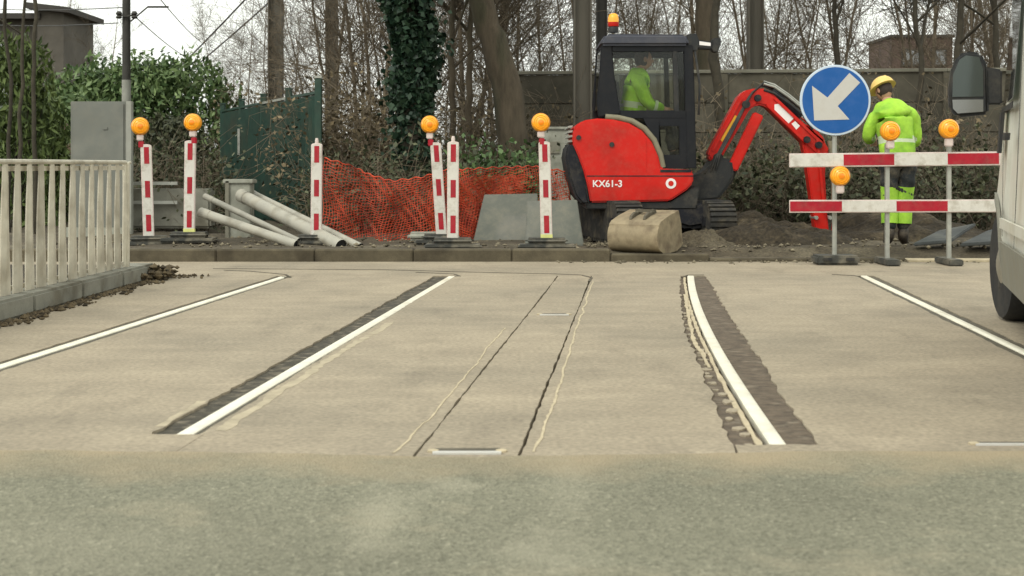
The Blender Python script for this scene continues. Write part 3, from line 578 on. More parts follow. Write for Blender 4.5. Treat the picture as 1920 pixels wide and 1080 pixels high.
lean_slab(((886, 457), (1012, 457), (1008, 362), (908, 364)), 16.3, 16.75, 'large grey slab with a slanted left edge standing against the orange net')
lean_slab(((984, 457), (1096, 457), (1082, 374), (988, 376)), 15.45, 15.8, 'grey slab partly behind the excavator, right of the larger slab')
MB_ = MB(); 
r_ = empty('plastic_bag', at_ground(800, 16.2), 'flat pale rubble bag on the ground under the leaning board', 'bag')
MB().box(at_ground(800, 16.2) + Vector((0, 0, .04)), (.42, .3, .09)).build('bag_body', M['block'], r_, bevel=.035, seg=3, smooth=True)

# ------------------------------------------------------------------ orange safety net (real cords)
def net():
    rt = empty('safety_net', at_ground(830, 17.2), 'sagging orange mesh safety net stretched behind the boards', 'safety net')
    tops = [(604, 296), (640, 306), (690, 326), (740, 340), (790, 332), (830, 318), (870, 318), (940, 314), (1000, 312), (1070, 322)]
    def topz(px):
        for (x0, y0), (x1, y1) in zip(tops[:-1], tops[1:]):
            if x0 <= px <= x1: return y0 + (y1 - y0) * (px - x0) / (x1 - x0)
        return tops[-1][1]
    nxk, nzk = 92, 26; V = []
    for i in range(nxk + 1):
        px = 604 + (1070 - 604) * i / nxk; D = 16.9 + .25 * math.sin(px * .021) + .10 * math.sin(px * .075 + 1)
        zt = P(px, topz(px), D).z; zb = VZ - .02
        row = []
        for k in range(nzk + 1):
            u = k / nzk; dd = D + (.09 * math.sin(px * .11 + u * 4) + .05 * math.sin(px * .05 - u * 9)) * (1 - .4 * u) - .22 * (1 - u) ** 3
            row.append(np.array((PX(px, D) + .03 * math.sin(u * 7 + px * .04), dd, zb + (zt - zb) * u + .012 * math.sin(px * .3 + k))))
        V.append(row)
    segs = []
    for i in range(nxk + 1):
        for k in range(nzk):
            segs.append([*V[i][k], *V[i][k + 1], .0032, .0032])
            if i < nxk: segs.append([*V[i][k], *V[i + 1][k], .0042, .0042])
        if i < nxk: segs.append([*V[i][nzk], *V[i + 1][nzk], .008, .008])
    me = tubes_mesh('net_cords', segs, 4); me.transform(Matrix.Translation(-rt.location)); link('net_cords', me, M['net'], rt)
    # a second, slack layer where the net is doubled over
    V2 = [[p + np.array((.017, .09 + .05 * math.sin(i * .5), -.02)) for p in row] for i, row in enumerate(V)]; segs = []
    for i in range(nxk + 1):
        if not 38 < i < 74: continue
        for k in range(nzk - 2):
            segs.append([*V2[i][k], *V2[i][k + 1], .0032, .0032])
            if i < nxk: segs.append([*V2[i][k], *V2[i + 1][k], .0038, .0038])
    me = tubes_mesh('net_fold', segs, 4); me.transform(Matrix.Translation(-rt.location)); link('net_fold', me, M['net'], rt)
    for px in (606, 742, 905, 1068):
        D = 17.02 + .25 * math.sin(px * .021); a = at_ground(px, D); MB().tube([a + Vector((0, 0, -.1)), Vector((a.x, a.y, P(px, topz(px), D).z + .03))], .012, 8).build('stake', M['bark'], rt)
net()

# ------------------------------------------------------------------ excavator
EX = empty('excavator', Vector((PX(1215, 16.6), 16.6, VZ)), 'red and black mini excavator with cab and operator, arm reaching right', 'excavator')
DN, DF = 15.95, 17.25                        # near and far side of the machine
def pr(pts, d0, d1, name, m, bevel=.0, parent=EX, smooth=False, seg=2, ref=None):
    ref = ref or d0; o = [P(x, y, ref) for x, y in pts]; o = [Vector((p.x, d0, p.z)) for p in o]
    return MB().prism(o, (0, d1 - d0, 0)).build(name, m, parent, bevel=bevel, smooth=smooth, seg=seg)
hood = pr([(1073, 268), (1075, 243), (1084, 231), (1098, 225), (1120, 222), (1150, 224), (1180, 231), (1204, 245), (1222, 266), (1234, 292), (1240, 316), (1296, 318), (1300, 323), (1300, 343), (1288, 356), (1256, 377), (1107, 380), (1102, 352), (1094, 320), (1083, 290)], DN, DF, 'engine_hood', M['ex_red'], .045, smooth=True, seg=4)
pr([(1064, 272), (1071, 266), (1082, 290), (1093, 320), (1101, 352), (1106, 384), (1092, 384), (1078, 368), (1066, 330), (1060, 295)], DN - .02, DF + .02, 'counterweight', M['ex_dark'], .03, smooth=True, seg=3)
for k in range(4): pr([(1066, 236 + k * 9), (1074, 235 + k * 9), (1073, 239 + k * 9), (1065, 240 + k * 9)], DN + .12, DF - .12, 'louvre', M['galv'])
pr([(1100, 380), (1258, 379), (1302, 350), (1312, 352), (1306, 392), (1098, 392)], DN + .04, DF - .04, 'deck_frame', M['black'], .01)
MB().tube([P(x, y, DN + .05) for x, y in [(1135, 219), (1160, 221), (1185, 227), (1208, 241), (1226, 262), (1238, 290), (1243, 314)]], .034, 10).build('hood_trim', M['trim'], EX, smooth=True)
MB().lathe([(.028, 0), (.028, .02)], P(1085, 258, DN) + Vector((0, -.018, 0)), 'y', 14).build('fuel_cap', M['black'], hood)
MB().lathe([(.028, 0), (.028, .02)], P(1147, 271, DN) + Vector((0, -.018, 0)), 'y', 14).build('hood_lock', M['black'], hood)
pr([(1238, 318), (1296, 318), (1296, 323), (1238, 323)], DN - .006, DN + .01, 'panel_seam', M['ex_dark'], parent=hood)
MB().bar(P(1100, 330, DN - .001), P(1300, 330, DN - .001), .004, .012).build('panel_seam', M['ex_dark'], hood)
MB().bar(P(1212, 258, DN - .001), P(1212, 322, DN - .001), .004, .006).build('panel_seam', M['ex_red'], hood)
# cab
CN, CF = 16.0, 17.0
cab_pts_rear = [(1127, 84), (1147, 84), (1152, 140), (1164, 214), (1122, 220), (1119, 190), (1124, 140)]
for d0, d1 in ((CN, CN + .07), (CF - .07, CF)):
    pr(cab_pts_rear, d0, d1, 'rear_pillar', M['cabgrey'], .012, ref=CN)
    pr([(1282, 84), (1299, 84), (1302, 150), (1306, 316), (1287, 316), (1285, 215)], d0, d1, 'front_pillar', M['cabgrey'], .01, ref=CN)
    pr([(1163, 207), (1287, 207), (1287, 222), (1163, 222)], d0 + .003, d1 - .003, 'window_sill', M['cabgrey'], .006, ref=CN)
    pr([(1147, 80), (1285, 80), (1285, 97), (1149, 97)], d0 + .003, d1 - .003, 'roof_rail', M['cabgrey'], .006, ref=CN)
    pr([(1261, 90), (1270, 90), (1274, 212), (1264, 212)], d0 + .008, d1 - .012, 'door_post', M['black'], .004, ref=CN)
    # lower door panel with its small window
    pr([(1206, 222), (1236, 222), (1236, 316), (1243, 316), (1230, 268)], d0 + .004, d1 - .004, 'door_panel', M['cabgrey'], ref=CN)
    pr([(1274, 222), (1288, 222), (1288, 316), (1274, 316)], d0 + .004, d1 - .004, 'door_panel', M['cabgrey'], ref=CN)
    pr([(1236, 222), (1274, 222), (1274, 236), (1236, 236)], d0 + .004, d1 - .004, 'door_panel', M['cabgrey'], ref=CN)
    pr([(1236, 290), (1274, 290), (1274, 316), (1236, 316)], d0 + .004, d1 - .004, 'door_panel', M['cabgrey'], ref=CN)
    pr([(1236, 236), (1274, 236), (1274, 290), (1236, 290)], d0 + .03, d0 + .036, 'door_lower_pane', M['glass'], ref=CN)
    pr([(1149, 97), (1285, 97), (1285, 207), (1163, 207), (1152, 140)], d0 + .03, d0 + .036, 'side_pane', M['glass'], ref=CN)
pr([(1125, 86), (1128, 73), (1136, 64), (1284, 65), (1291, 72), (1291, 86)], CN - .05, CF + .05, 'roof', M['roofgrey'], .03, smooth=True, seg=3, ref=CN)
pr([(1292, 90), (1297, 90), (1303, 312), (1298, 312)], CN + .08, CF - .08, 'windscreen', M['glass'], ref=CN)
pr([(1128, 92), (1132, 92), (1127, 205), (1122, 205)], CN + .08, CF - .08, 'rear_window', M['glass'], ref=CN)
pr([(1130, 240), (1240, 240), (1240, 316), (1150, 316)], CN + .09, CF - .09, 'cab_floor_box', M['black'], .02, ref=CN)
MB().tube([P(1303, 95, CN + .04), P(1312, 160, CN - .06), P(1310, 215, CN + .03)], .013, 8).build('grab_rail', M['black'], EX, smooth=True)
# seat
seat = pr([(1152, 228), (1215, 228), (1220, 238), (1150, 240)], 16.28, 16.75, 'seat', M['black'], .02, ref=16.3)
pr([(1150, 236), (1166, 236), (1160, 150), (1146, 148)], 16.30, 16.73, 'seat_back', M['black'], .02, ref=16.3, parent=seat)
# lamps and mirror in front of the roof
wl = pr([(1289, 64), (1306, 62), (1312, 76), (1308, 96), (1290, 92)], CN + .02, CN + .20, 'lamp_bracket', M['black'], .008, ref=CN)
pr([(1308, 74), (1338, 78), (1338, 92), (1308, 90)], CN + .03, CN + .19, 'work_lamp', M['black'], .012, ref=CN)
pr([(1312, 77), (1333, 80), (1333, 86), (1312, 84)], CN + .020, CN + .032, 'lamp_glass', M['decal'], ref=CN)
pr([(1336, 72), (1352, 70), (1352, 82), (1346, 98), (1336, 96)], CN + .0, CN + .16, 'mirror_head', M['black'], .01, ref=CN)
# roof beacon
bc = P(1150, 58, 16.5); MB().lathe([(.055, -.02), (.06, .03), (.05, .05)], bc, n=16).build('beacon_base', M['black'], EX, smooth=True)
MB().lathe([(.058, .05), (.064, .07), (.064, .10)], bc, n=18).build('beacon_lower_lens', M['ex_red'], EX, smooth=True)
MB().lathe([(.064, .10), (.062, .15), (.05, .185), (.028, .20)], bc, n=18).build('beacon_lens', M['lens'], EX, smooth=True)
# undercarriage: the tracks stand turned across the upper body
def under():
    c = Vector((PX(1222, 16.6), 16.6, VZ)); th = R(78); ax = Vector((math.cos(th), -math.sin(th), 0)); sd = Vector((-ax.y, ax.x, 0)) * -1
    MB().lathe([(.36, .46), (.36, .60), (.30, .62)], c, n=24).build('turntable', M['black'], EX, smooth=True)
    MB().bar(c + sd * -.45 + Vector((0, 0, .36)), c + sd * .45 + Vector((0, 0, .36)), .6, .22).build('cross_frame', M['ex_dark'], EX, bevel=.03)
    for s in (-1, 1):
        cc = c + sd * (.53 * s); L = .72; rad = .215; out = []
        for k in range(13): a = math.pi / 2 - math.pi * k / 12; out.append(cc + ax * (L + rad * math.cos(a)) + Vector((0, 0, rad + .02 + rad * math.sin(a))))
        for k in range(13): a = -math.pi / 2 - math.pi * k / 12; out.append(cc + ax * (-L + rad * math.cos(a)) + Vector((0, 0, rad + .02 + rad * math.sin(a))))
        tr = MB().prism([p - sd * .15 for p in out], sd * .30).build('track', M['track'], EX, bevel=.015)
        # lugs
        mb = MB(); per = []
        for i in range(len(out)):
            a, b = out[i], out[(i + 1) % len(out)]; k = max(1, int((b - a).length / .085))
            for j in range(k): per.append((a.lerp(b, (j + .5) / k), (b - a).normalized()))
        for p, d in per[::1]: mb.bar(p - sd * .15, p + sd * .15, .035, .045, up=d.cross(sd))
        mb.build('track_lugs', M['track'], tr)
        for e in (-1, 1):
            q = cc + ax * (L * e) + Vector((0, 0, rad + .02)); MB().bar(q - sd * .165, q + sd * .165, .22, .22).build('sprocket', M['ex_dark'], tr, bevel=.06)
    q = c - ax * 1.15; MB().bar(q - sd * .7 + Vector((0, 0, .18)), q + sd * .7 + Vector((0, 0, .18)), .06, .32).build('dozer_blade', M['ex_dark'], EX, bevel=.02)
    for s in (-.3, .3): MB().bar(q + sd * s + Vector((0, 0, .2)), c - ax * .3 + sd * s + Vector((0, 0, .3)), .08, .1).build('blade_arm', M['ex_dark'], EX)
under()
# swing post, boom, arm, bucket
B0, B1 = 16.42, 16.66
pr([(1286, 332), (1318, 322), (1340, 292), (1370, 300), (1374, 330), (1362, 352), (1344, 374), (1290, 380)], B0 - .12, B1 + .12, 'swing_post', M['black'], .03, smooth=True, ref=B0)
pr([(1236, 378), (1350, 372), (1344, 404), (1322, 422), (1284, 428), (1252, 418), (1240, 402)], B0 - .42, B1 + .2, 'swing_guard', M['ex_dark'], .05, smooth=True, ref=B0, seg=3)
boom = pr([(1327, 292), (1331, 280), (1384, 182), (1396, 170), (1412, 166), (1436, 166), (1452, 178), (1498, 222), (1544, 262), (1556, 282), (1548, 296), (1530, 290), (1500, 262), (1436, 199), (1420, 196), (1406, 205), (1356, 292), (1346, 304), (1334, 304)], B0, B1, 'boom', M['ex_red'], .02, smooth=True, ref=B0)
MB().lathe([(.055, 0), (.055, B1 - B0 + .12)], P(1346, 296, B0) + Vector((0, -.06, 0)), 'y', 16).build('boom_pin', M['ex_dark'], boom)
MB().lathe([(.045, 0), (.045, B1 - B0 + .12)], P(1398, 196, B0) + Vector((0, -.06, 0)), 'y', 16).build('boom_pin', M['ex_dark'], boom)
pr([(1452, 196), (1462, 194), (1488, 222), (1478, 232), (1452, 206)], B0 - .004, B0 + .004, 'boom_decal', M['decal'], parent=boom, ref=B0)
pr([(1484, 232), (1491, 227), (1500, 236), (1493, 243)], B0 - .004, B0 + .004, 'boom_decal', M['decal'], parent=boom, ref=B0)
pr([(1354, 266), (1358, 260), (1382, 218), (1378, 216), (1351, 262)], B0 - .004, B0 + .004, 'boom_highlight', mat('highlight_yellow', (.75, .38, .03), .5), parent=boom, ref=B0)  # yellowish highlight on the boom, painted as a thin coloured strip
bcyl = MB().bar(P(1372, 318, B0 - .02), P(1422, 214, B0 - .02), .12, .12).build('boom_cylinder_guard', M['ex_red'], EX, bevel=.015)
MB().tube([P(1366, 344, B0 + .05), P(1380, 312, B0 + .05)], .035, 10).build('cylinder_foot', M['black'], bcyl)
for d_ in (-.012, B1 - B0 + .012):      # cover plates and welded edges
    MB().bar(P(1452, 184, B0) + Vector((0, d_, 0)), P(1540, 268, B0) + Vector((0, d_, 0)), .012, .03).build('boom_edge', M['ex_red'], boom)
    MB().bar(P(1438, 196, B0) + Vector((0, d_, 0)), P(1514, 270, B0) + Vector((0, d_, 0)), .012, .03).build('boom_edge', M['ex_red'], boom)
    MB().bar(P(1336, 282, B0) + Vector((0, d_, 0)), P(1390, 184, B0) + Vector((0, d_, 0)), .012, .03).build('boom_edge', M['ex_red'], boom)
for px, py in ((1420, 184), (1534, 272), (1512, 262)):
    MB().lathe([(.04, 0), (.04, B1 - B0 + .1)], P(px, py, B0) + Vector((0, -.05, 0)), 'y', 14).build('boom_pin', M['ex_dark'], boom)
for k in range(3):
    MB().tube([P(1330 + k * 5, 330, B0 - .1), P(1342 + k * 4, 296 - k * 3, B0 - .16), P(1366 + k * 3, 250, B0 - .05), P(1404 + k * 3, 182 - k * 4, B0 - .03), P(1426 + k * 4, 160 - k * 3, B0 + .05), P(1450, 170 - k * 4, B0 + .08)], .011, 8).build('hydraulic_hose', M['black'], EX, smooth=True)
acyl = MB().tube([P(1446, 172, B0 + .08), P(1502, 218, B0 + .08)], .045, 12).build('arm_cylinder', M['ex_dark'], EX, smooth=True)
MB().tube([P(1502, 218, B0 + .08), P(1538, 246, B0 + .08)], .024, 10).build('piston_rod', M['chrome'], acyl, smooth=True)
for k, (dy, dd) in enumerate(((-9, -.03), (-5, .05), (-13, .02), (3, -.06))):
    MB().tube([P(1432, 166 + dy, B0 + .06 + dd), P(1452, 172 + dy, B0 + .06 + dd), P(1478, 190 + dy, B0 + .06 + dd), P(1505, 212 + dy, B0 + .06 + dd), P(1524, 240 + dy, B0 + .06 + dd)], .013, 8).build('hydraulic_hose', M['black'] if k % 2 else M['galv'], EX, smooth=True)
arm = pr([(1500, 244), (1508, 232), (1524, 236), (1546, 258), (1550, 280), (1548, 330), (1552, 400), (1557, 452), (1550, 470), (1536, 470), (1532, 452), (1526, 400), (1512, 300)], B0 + .02, B1 - .02, 'arm', M['ex_red'], .015, smooth=True, ref=B0)
MB().bar(P(1533, 262, B0 - .02), P(1546, 400, B0 - .02), .02, .03).build('arm_rib', M['ex_red'], arm)
bk2 = MB().tube([P(1556, 264, B0 + .1), P(1563, 330, B0 + .1), P(1563, 390, B0 + .1)], .030, 12).build('bucket_cylinder', M['trim'], EX, smooth=True)
MB().tube([P(1566, 390, B0 + .1), P(1560, 440, B0 + .1)], .02, 10).build('piston_rod', M['chrome'], bk2, smooth=True)
for px, py in ((1530, 408), (1556, 408), (1532, 446)):
    MB().lathe([(.022, 0), (.022, .3)], P(px, py, B0) + Vector((0, -.03, 0)), 'y', 12).build('arm_pin', M['galv'], arm)
bo = [P(x, y, B0) for x, y in [(1530, 458), (1562, 462), (1592, 476), (1600, 500), (1584, 520), (1548, 522), (1520, 508), (1560, 500), (1576, 488), (1556, 474)]]
MB().prism([Vector((p.x, B0 - .1, p.z)) for p in bo], (0, .44, 0)).build('bucket', M['ex_dark'], EX, bevel=.008)
# lettering on the hood: pale model number and round badge
def text_mesh(txt, size, loc, name, m, parent, ext=.002, sx=1.0):
    cu = bpy.data.curves.new('txt', 'FONT'); cu.body = txt; cu.size = size; cu.extrude = ext; cu.offset = .002; cu.align_x = 'CENTER'; cu.align_y = 'CENTER'
    to = bpy.data.objects.new('txt', cu); COL.objects.link(to); bpy.context.view_layer.update()
    me = bpy.data.meshes.new_from_object(to.evaluated_get(bpy.context.evaluated_depsgraph_get())); bpy.data.objects.remove(to)
    off = Vector((0, 0, 0)); p = parent
    while p: off += p.location; p = p.parent
    me.transform(Matrix.Translation(Vector(loc) - off) @ Matrix.Rotation(R(90), 4, 'X') @ Matrix.Diagonal((sx, 1, 1, 1))); me.materials.clear()
    return link(name, me, m, parent)
text_mesh('KX61-3', .105, P(1139, 345, DN - .003), 'lettering', M['decal'], hood)
MB().lathe([(.058, 0), (.058, .006)], P(1258, 344, DN) + Vector((0, -.005, 0)), 'y', 20).build('badge', M['decal'], hood)
MB().lathe([(.030, 0), (.030, .004)], P(1258, 344, DN) + Vector((0, -.008, 0)), 'y', 16).build('badge_centre', M['ex_red'], hood)

# ------------------------------------------------------------------ spare bucket on the kerb
def spare_bucket():
    base = Vector((PX(1206, 14.9), 14.9, .07)); rt = empty('digging_bucket', base, 'muddy beige spare bucket lying hooks up on the kerb before the excavator', 'bucket')
    rt.rotation_euler.z = 0
    yaw = Matrix.Rotation(R(-33), 3, 'Z')
    W2 = .27
    # curved shell in the local (y, z) plane: opening away from the camera
    prof = [(.24, .44), (.0, .385), (-.16, .335), (-.205, .30)] + [(-.17 - .075 * math.sin(a), .17 + .13 * math.cos(a)) for a in np.linspace(.5, math.pi - .2, 8)] + [(-.08, .0), (.20, .02), (.30, .06)]
    inner = [(y * .93 + .015, .02 + z * .93) for y, z in prof[::-1]]
    def L(x, y, z): return base + yaw @ Vector((x, y, z))
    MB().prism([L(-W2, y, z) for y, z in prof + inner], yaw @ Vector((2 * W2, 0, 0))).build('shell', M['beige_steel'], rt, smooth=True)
    side = prof + [(.33, .10), (.30, .30)]
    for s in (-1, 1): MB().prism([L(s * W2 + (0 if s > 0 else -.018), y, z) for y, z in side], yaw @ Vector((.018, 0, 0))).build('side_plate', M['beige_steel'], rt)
    for x in (-.10, .06):
        MB().prism([L(x, y, z) for y, z in [(-.13, .345), (.14, .41), (.12, .445), (.06, .455), (.02, .42), (-.04, .425), (-.11, .39)]], yaw @ Vector((.03, 0, 0))).build('hook_plate', M['sealant'], rt, bevel=.006, seg=1)
    MB().bar(L(-.11, .05, .435), L(.10, .05, .435), .03, .03).build('hook_pin', M['sealant'], rt)
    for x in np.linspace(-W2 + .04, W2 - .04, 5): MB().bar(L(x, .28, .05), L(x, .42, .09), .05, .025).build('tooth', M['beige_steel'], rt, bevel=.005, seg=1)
spare_bucket()

# ------------------------------------------------------------------ earth heap around the tracks and the trench
def heap(name, cx, cy, sx, sy, hgt, label, m, seed, n=34):
    rs = np.random.default_rng(seed); ph = rs.uniform(0, 6, 8); vs = []
    for j in range(n + 1):
        for i in range(n + 1):
            u = i / n * 2 - 1; v = j / n * 2 - 1; rr_ = math.sqrt(u * u + v * v); e = max(0, 1 - rr_ ** 2) ** .8
            z = hgt * e * (1 + .22 * math.sin(u * 5 + ph[0]) + .18 * math.sin(v * 6 + ph[1]) + .14 * math.sin(u * 13 + v * 9 + ph[2])) + e * rs.normal(0, .014)
            vs.append((cx + u * sx, cy + v * sy, VZ - .05 + z))
    o = MB().add(vs, [(j * (n + 1) + i, j * (n + 1) + i + 1, (j + 1) * (n + 1) + i + 1, (j + 1) * (n + 1) + i) for j in range(n) for i in range(n)]).build(name, m, None, smooth=False)
    return tag(o, label, 'earth heap')
heap('earth_heap', PX(1440, 16.0), 16.0, 1.05, .65, .30, 'dark excavated earth heap between the excavator and the barrier', M['earth_dark'], 1)
heap('earth_heap', PX(1310, 15.6), 15.55, 0.55, .5, .15, 'low brown earth mound in front of the right track', M['earth'], 2)
heap('earth_heap', PX(1640, 17.2), 17.2, 1.6, .7, .28, 'long dark earth bank behind the worker', M['earth_dark'], 3)
C = [(PX(px, D), D, ground_z(PX(px, D), D) + .01) for px, D in [(random.uniform(1080, 1500), random.uniform(14.9, 16.2)) for i in range(420)]]
C += [(random.uniform(-5, 6), random.uniform(14.85, 17), VZ + .015) for i in range(900)]
C += [(PX(random.uniform(1040, 1900), 14.5), 14.62 - abs(random.gauss(0, .16)), .006) for i in range(170)]
rubble('rubble', C, .005, .030, M['stone'], 'scattered rubble and grit on the bare earth and along the kerb', 'rubble')

# ------------------------------------------------------------------ barrier and sign
def barrier():
    D = 14.12; base = Vector((PX(1672, D), D, .004)); rt = empty('barrier', base, 'red and white two plank road barrier with three amber lamps', 'barrier')
    for name, y0, y1, xs_, flip in (('upper_plank', 286, 312, [1481, 1581, 1676, 1776, 1872], 0), ('lower_plank', 373, 397, [1481, 1578, 1680, 1776, 1872], 1)):
        tilt = -4 if not flip else -1
        a = P(1480, y0 + 2, D); b = P(1880, y0 + 2 + tilt, D); hz = (y1 - y0) / F * D
        A = Vector((a.x, D, a.z - hz / 2)); B = Vector((b.x, D, b.z - hz / 2))
        pk = MB().bar(A, B, .026, hz).build(name, M['edge_pink'], rt, bevel=.004, seg=1)
        for i in range(4):
            u0 = (xs_[i] - 1480) / 400; u1 = (xs_[i + 1] - 1480) / 400; red = (i % 2 == 1) ^ bool(flip)
            q0 = A.lerp(B, u0) + Vector((0, -.0145, 0)); q1 = A.lerp(B, min(u1, 1)) + Vector((0, -.0145, 0))
            MB().bar(q0, q1, .005, hz * (.78 if red else .86)).build('red_field' if red else 'white_field', M['red'] if red else M['white'], pk)
    for px, yt, yb in ((1665, 270, 492), (1781, 268, 492)):
        a = P(px, yb, D); b = P(px, yt, D); MB().bar(a + Vector((0, .035, 0)), b + Vector((0, .035, 0)), .04, .04, up=(0, 1, 0)).build('post', M['galv'], rt)
        MB().box((a.x, D + .035, .034), (.14, .5, .06)).build('foot', M['rubber'], rt, bevel=.01)
    for px, py in ((1575, 330), (1669, 246), (1779, 242)):
        c = P(px, py, D - .06) - rt.location
        make_lamp(rt, c, 1.0, .085, False)
barrier()
def sign():
    D = 14.2; base = Vector((PX(1567, D), D, .004)); rt = empty('road_sign', base, 'round blue keep left sign with pale arrow on a grey post', 'road sign')
    c = P(1566, 188, D)
    MB().tube([Vector((c.x, D + .035, .06)), Vector((c.x, D + .035, c.z + .2))], .024, 12).build('post', M['galv'], rt, smooth=True)
    rad = .349
    MB().lathe([(rad, .012), (rad, -.006), (rad * .985, -.010)], c, 'y', 56).build('disc', M['signrim'], rt)
    MB().lathe([(rad * .935, 0), (rad * .935, -.003)], c + Vector((0, -.0105, 0)), 'y', 56).build('blue_face', M['blue'], rt)
    # arrow pointing down to the left
    s = D / F; pts = [(1522, 161), (1551, 183), (1592, 137), (1612, 155), (1570, 199), (1592, 224), (1526, 226)]
    MB().prism([Vector((p.x, D - .0165, p.z)) for p in [P(x, y, D) for x, y in pts]], (0, .0025, 0)).build('arrow', M['signwhite'], rt)
    for z in (-.12, .12): MB().box((c.x, D + .022, c.z + z), (.4, .02, .03)).build('bracket', M['galv'], rt)
    b = MB().prism([(c.x - .21, D - .16, .004), (c.x + .21, D - .16, .004), (c.x + .21, D + .16, .004), (c.x - .21, D + .16, .004)], (0, 0, .09)).build('base', M['rubber'], rt, bevel=.02)
    for s_ in (-.11, .11): MB().box((c.x + s_, D - .165, .06), (.08, .02, .03)).build('grip', M['black'], b)
sign()
# dark mats and slabs right of the barrier post
def mats():
    for pts, D, z0, lab in (([(1712, 486), (1782, 480), (1830, 462), (1760, 452)], 15.3, .10, 'dark flat rubber mat lying behind the right barrier post'),
                            ([(1800, 488), (1890, 486), (1900, 456), (1850, 450)], 15.2, .12, 'dark folded rubber mat next to the van front wheel')):
        o = []
        for (x, y), dd, z in zip(pts, (-.35, -.35, .35, .35), (.02, .05, .2, .12)): o.append(Vector((PX(x, D + dd), D + dd, VZ + z)))
        tag(MB().prism(o, (0, 0, .035)).build('rubber_mat', M['tarp'], None, bevel=.01), lab, 'mat', 'dark mats behind the barrier')
mats()

# ------------------------------------------------------------------ people
def skin_mesh(name, J, E, root, m, parent, sub=2, loc=Vector((0, 0, 0))):
    """J: name -> (point, rx, ry); one continuous skinned surface, baked to a mesh"""
    names = list(J); idx = {k: i for i, k in enumerate(names)}; me = bpy.data.meshes.new('rig')
    me.from_pydata([tuple(Vector(J[k][0]) - loc) for k in names], [(idx[a], idx[b]) for a, b in E], [])
    ob = bpy.data.objects.new('rig', me); COL.objects.link(ob)
    ob.modifiers.new('s', 'SKIN').use_smooth_shade = True
    for k in names:
        sv = me.skin_vertices[0].data[idx[k]]; sv.radius = (J[k][1], J[k][2] if len(J[k]) > 2 else J[k][1]); sv.use_root = (k == root)
    sd = ob.modifiers.new('u', 'SUBSURF'); sd.levels = sub; sd.render_levels = sub
    bpy.context.view_layer.update(); out = bpy.data.meshes.new_from_object(ob.evaluated_get(bpy.context.evaluated_depsgraph_get())); bpy.data.objects.remove(ob)
    out.materials.clear(); out.name = name
    return link(name, out, m, parent, smooth=True)
def blob(name, c, rad, m, parent, rot=None, sub=3, cut=None, squash=None):
    bm = bmesh.new(); bmesh.ops.create_icosphere(bm, subdivisions=sub, radius=1)
    for v in bm.verts:
        q = v.co.copy()
        if squash: q = squash(q)
        q = Vector((q.x * rad[0], q.y * rad[1], q.z * rad[2]))
        if rot is not None: q = rot @ q
        v.co = q + Vector(c)
    if cut is not None: bmesh.ops.delete(bm, geom=[v for v in bm.verts if cut(v.co - Vector(c))], context='VERTS')
    me = bpy.data.meshes.new(name); bm.to_mesh(me); bm.free(); return link(name, me, m, parent, smooth=True)
def head_squash(q):
    # narrower jaw, flatter face towards +y, nose and brow
    z = q.z; k = 1 - .22 * max(0, -z) ** 1.3
    q = Vector((q.x * k, q.y * (1 - .06 * max(0, -z)), z))
    if q.y > .3:
        nose = math.exp(-((q.x / .16) ** 2)) * math.exp(-(((z + .12) / .22) ** 2)); q.y += .24 * nose
        for s in (-1, 1): q.y -= .10 * math.exp(-(((q.x - .33 * s) / .16) ** 2) - (((z - .05) / .12) ** 2))
        q.y += .06 * math.exp(-((q.x / .3) ** 2) - (((z + .52) / .10) ** 2))
    return q
def hand(J, E, wrist, wpos, fwd, side, thumb_side, tagp, curl):
    """palm with four fingers of unequal length and a thumb, appended to a skin rig"""
    fwd = fwd.normalized(); side = side.normalized(); down = fwd.cross(side).normalized()
    J[tagp + 'palm'] = (wpos + fwd * .055, .034, .020); E.append((wrist, tagp + 'palm'))
    for i, (s, L) in enumerate(((-.030, .070), (-.010, .080), (.010, .074), (.029, .058))):
        a = wpos + fwd * .095 + side * s; J[tagp + 'k%d' % i] = (a, .0105); E.append((tagp + 'palm', tagp + 'k%d' % i))
        b = a + fwd * L * .5 + down * curl * .018; J[tagp + 'm%d' % i] = (b, .009); E.append((tagp + 'k%d' % i, tagp + 'm%d' % i))
        c = b + fwd * L * .32 + down * curl * .036; J[tagp + 't%d' % i] = (c, .0075); E.append((tagp + 'm%d' % i, tagp + 't%d' % i))
    a = wpos + fwd * .045 + side * thumb_side * .045; b = a + fwd * .035 + side * thumb_side * .018 + down * .012 * curl
    J[tagp + 'th0'] = (a, .012); J[tagp + 'th1'] = (b, .0095); E += [(tagp + 'palm', tagp + 'th0'), (tagp + 'th0', tagp + 'th1')]
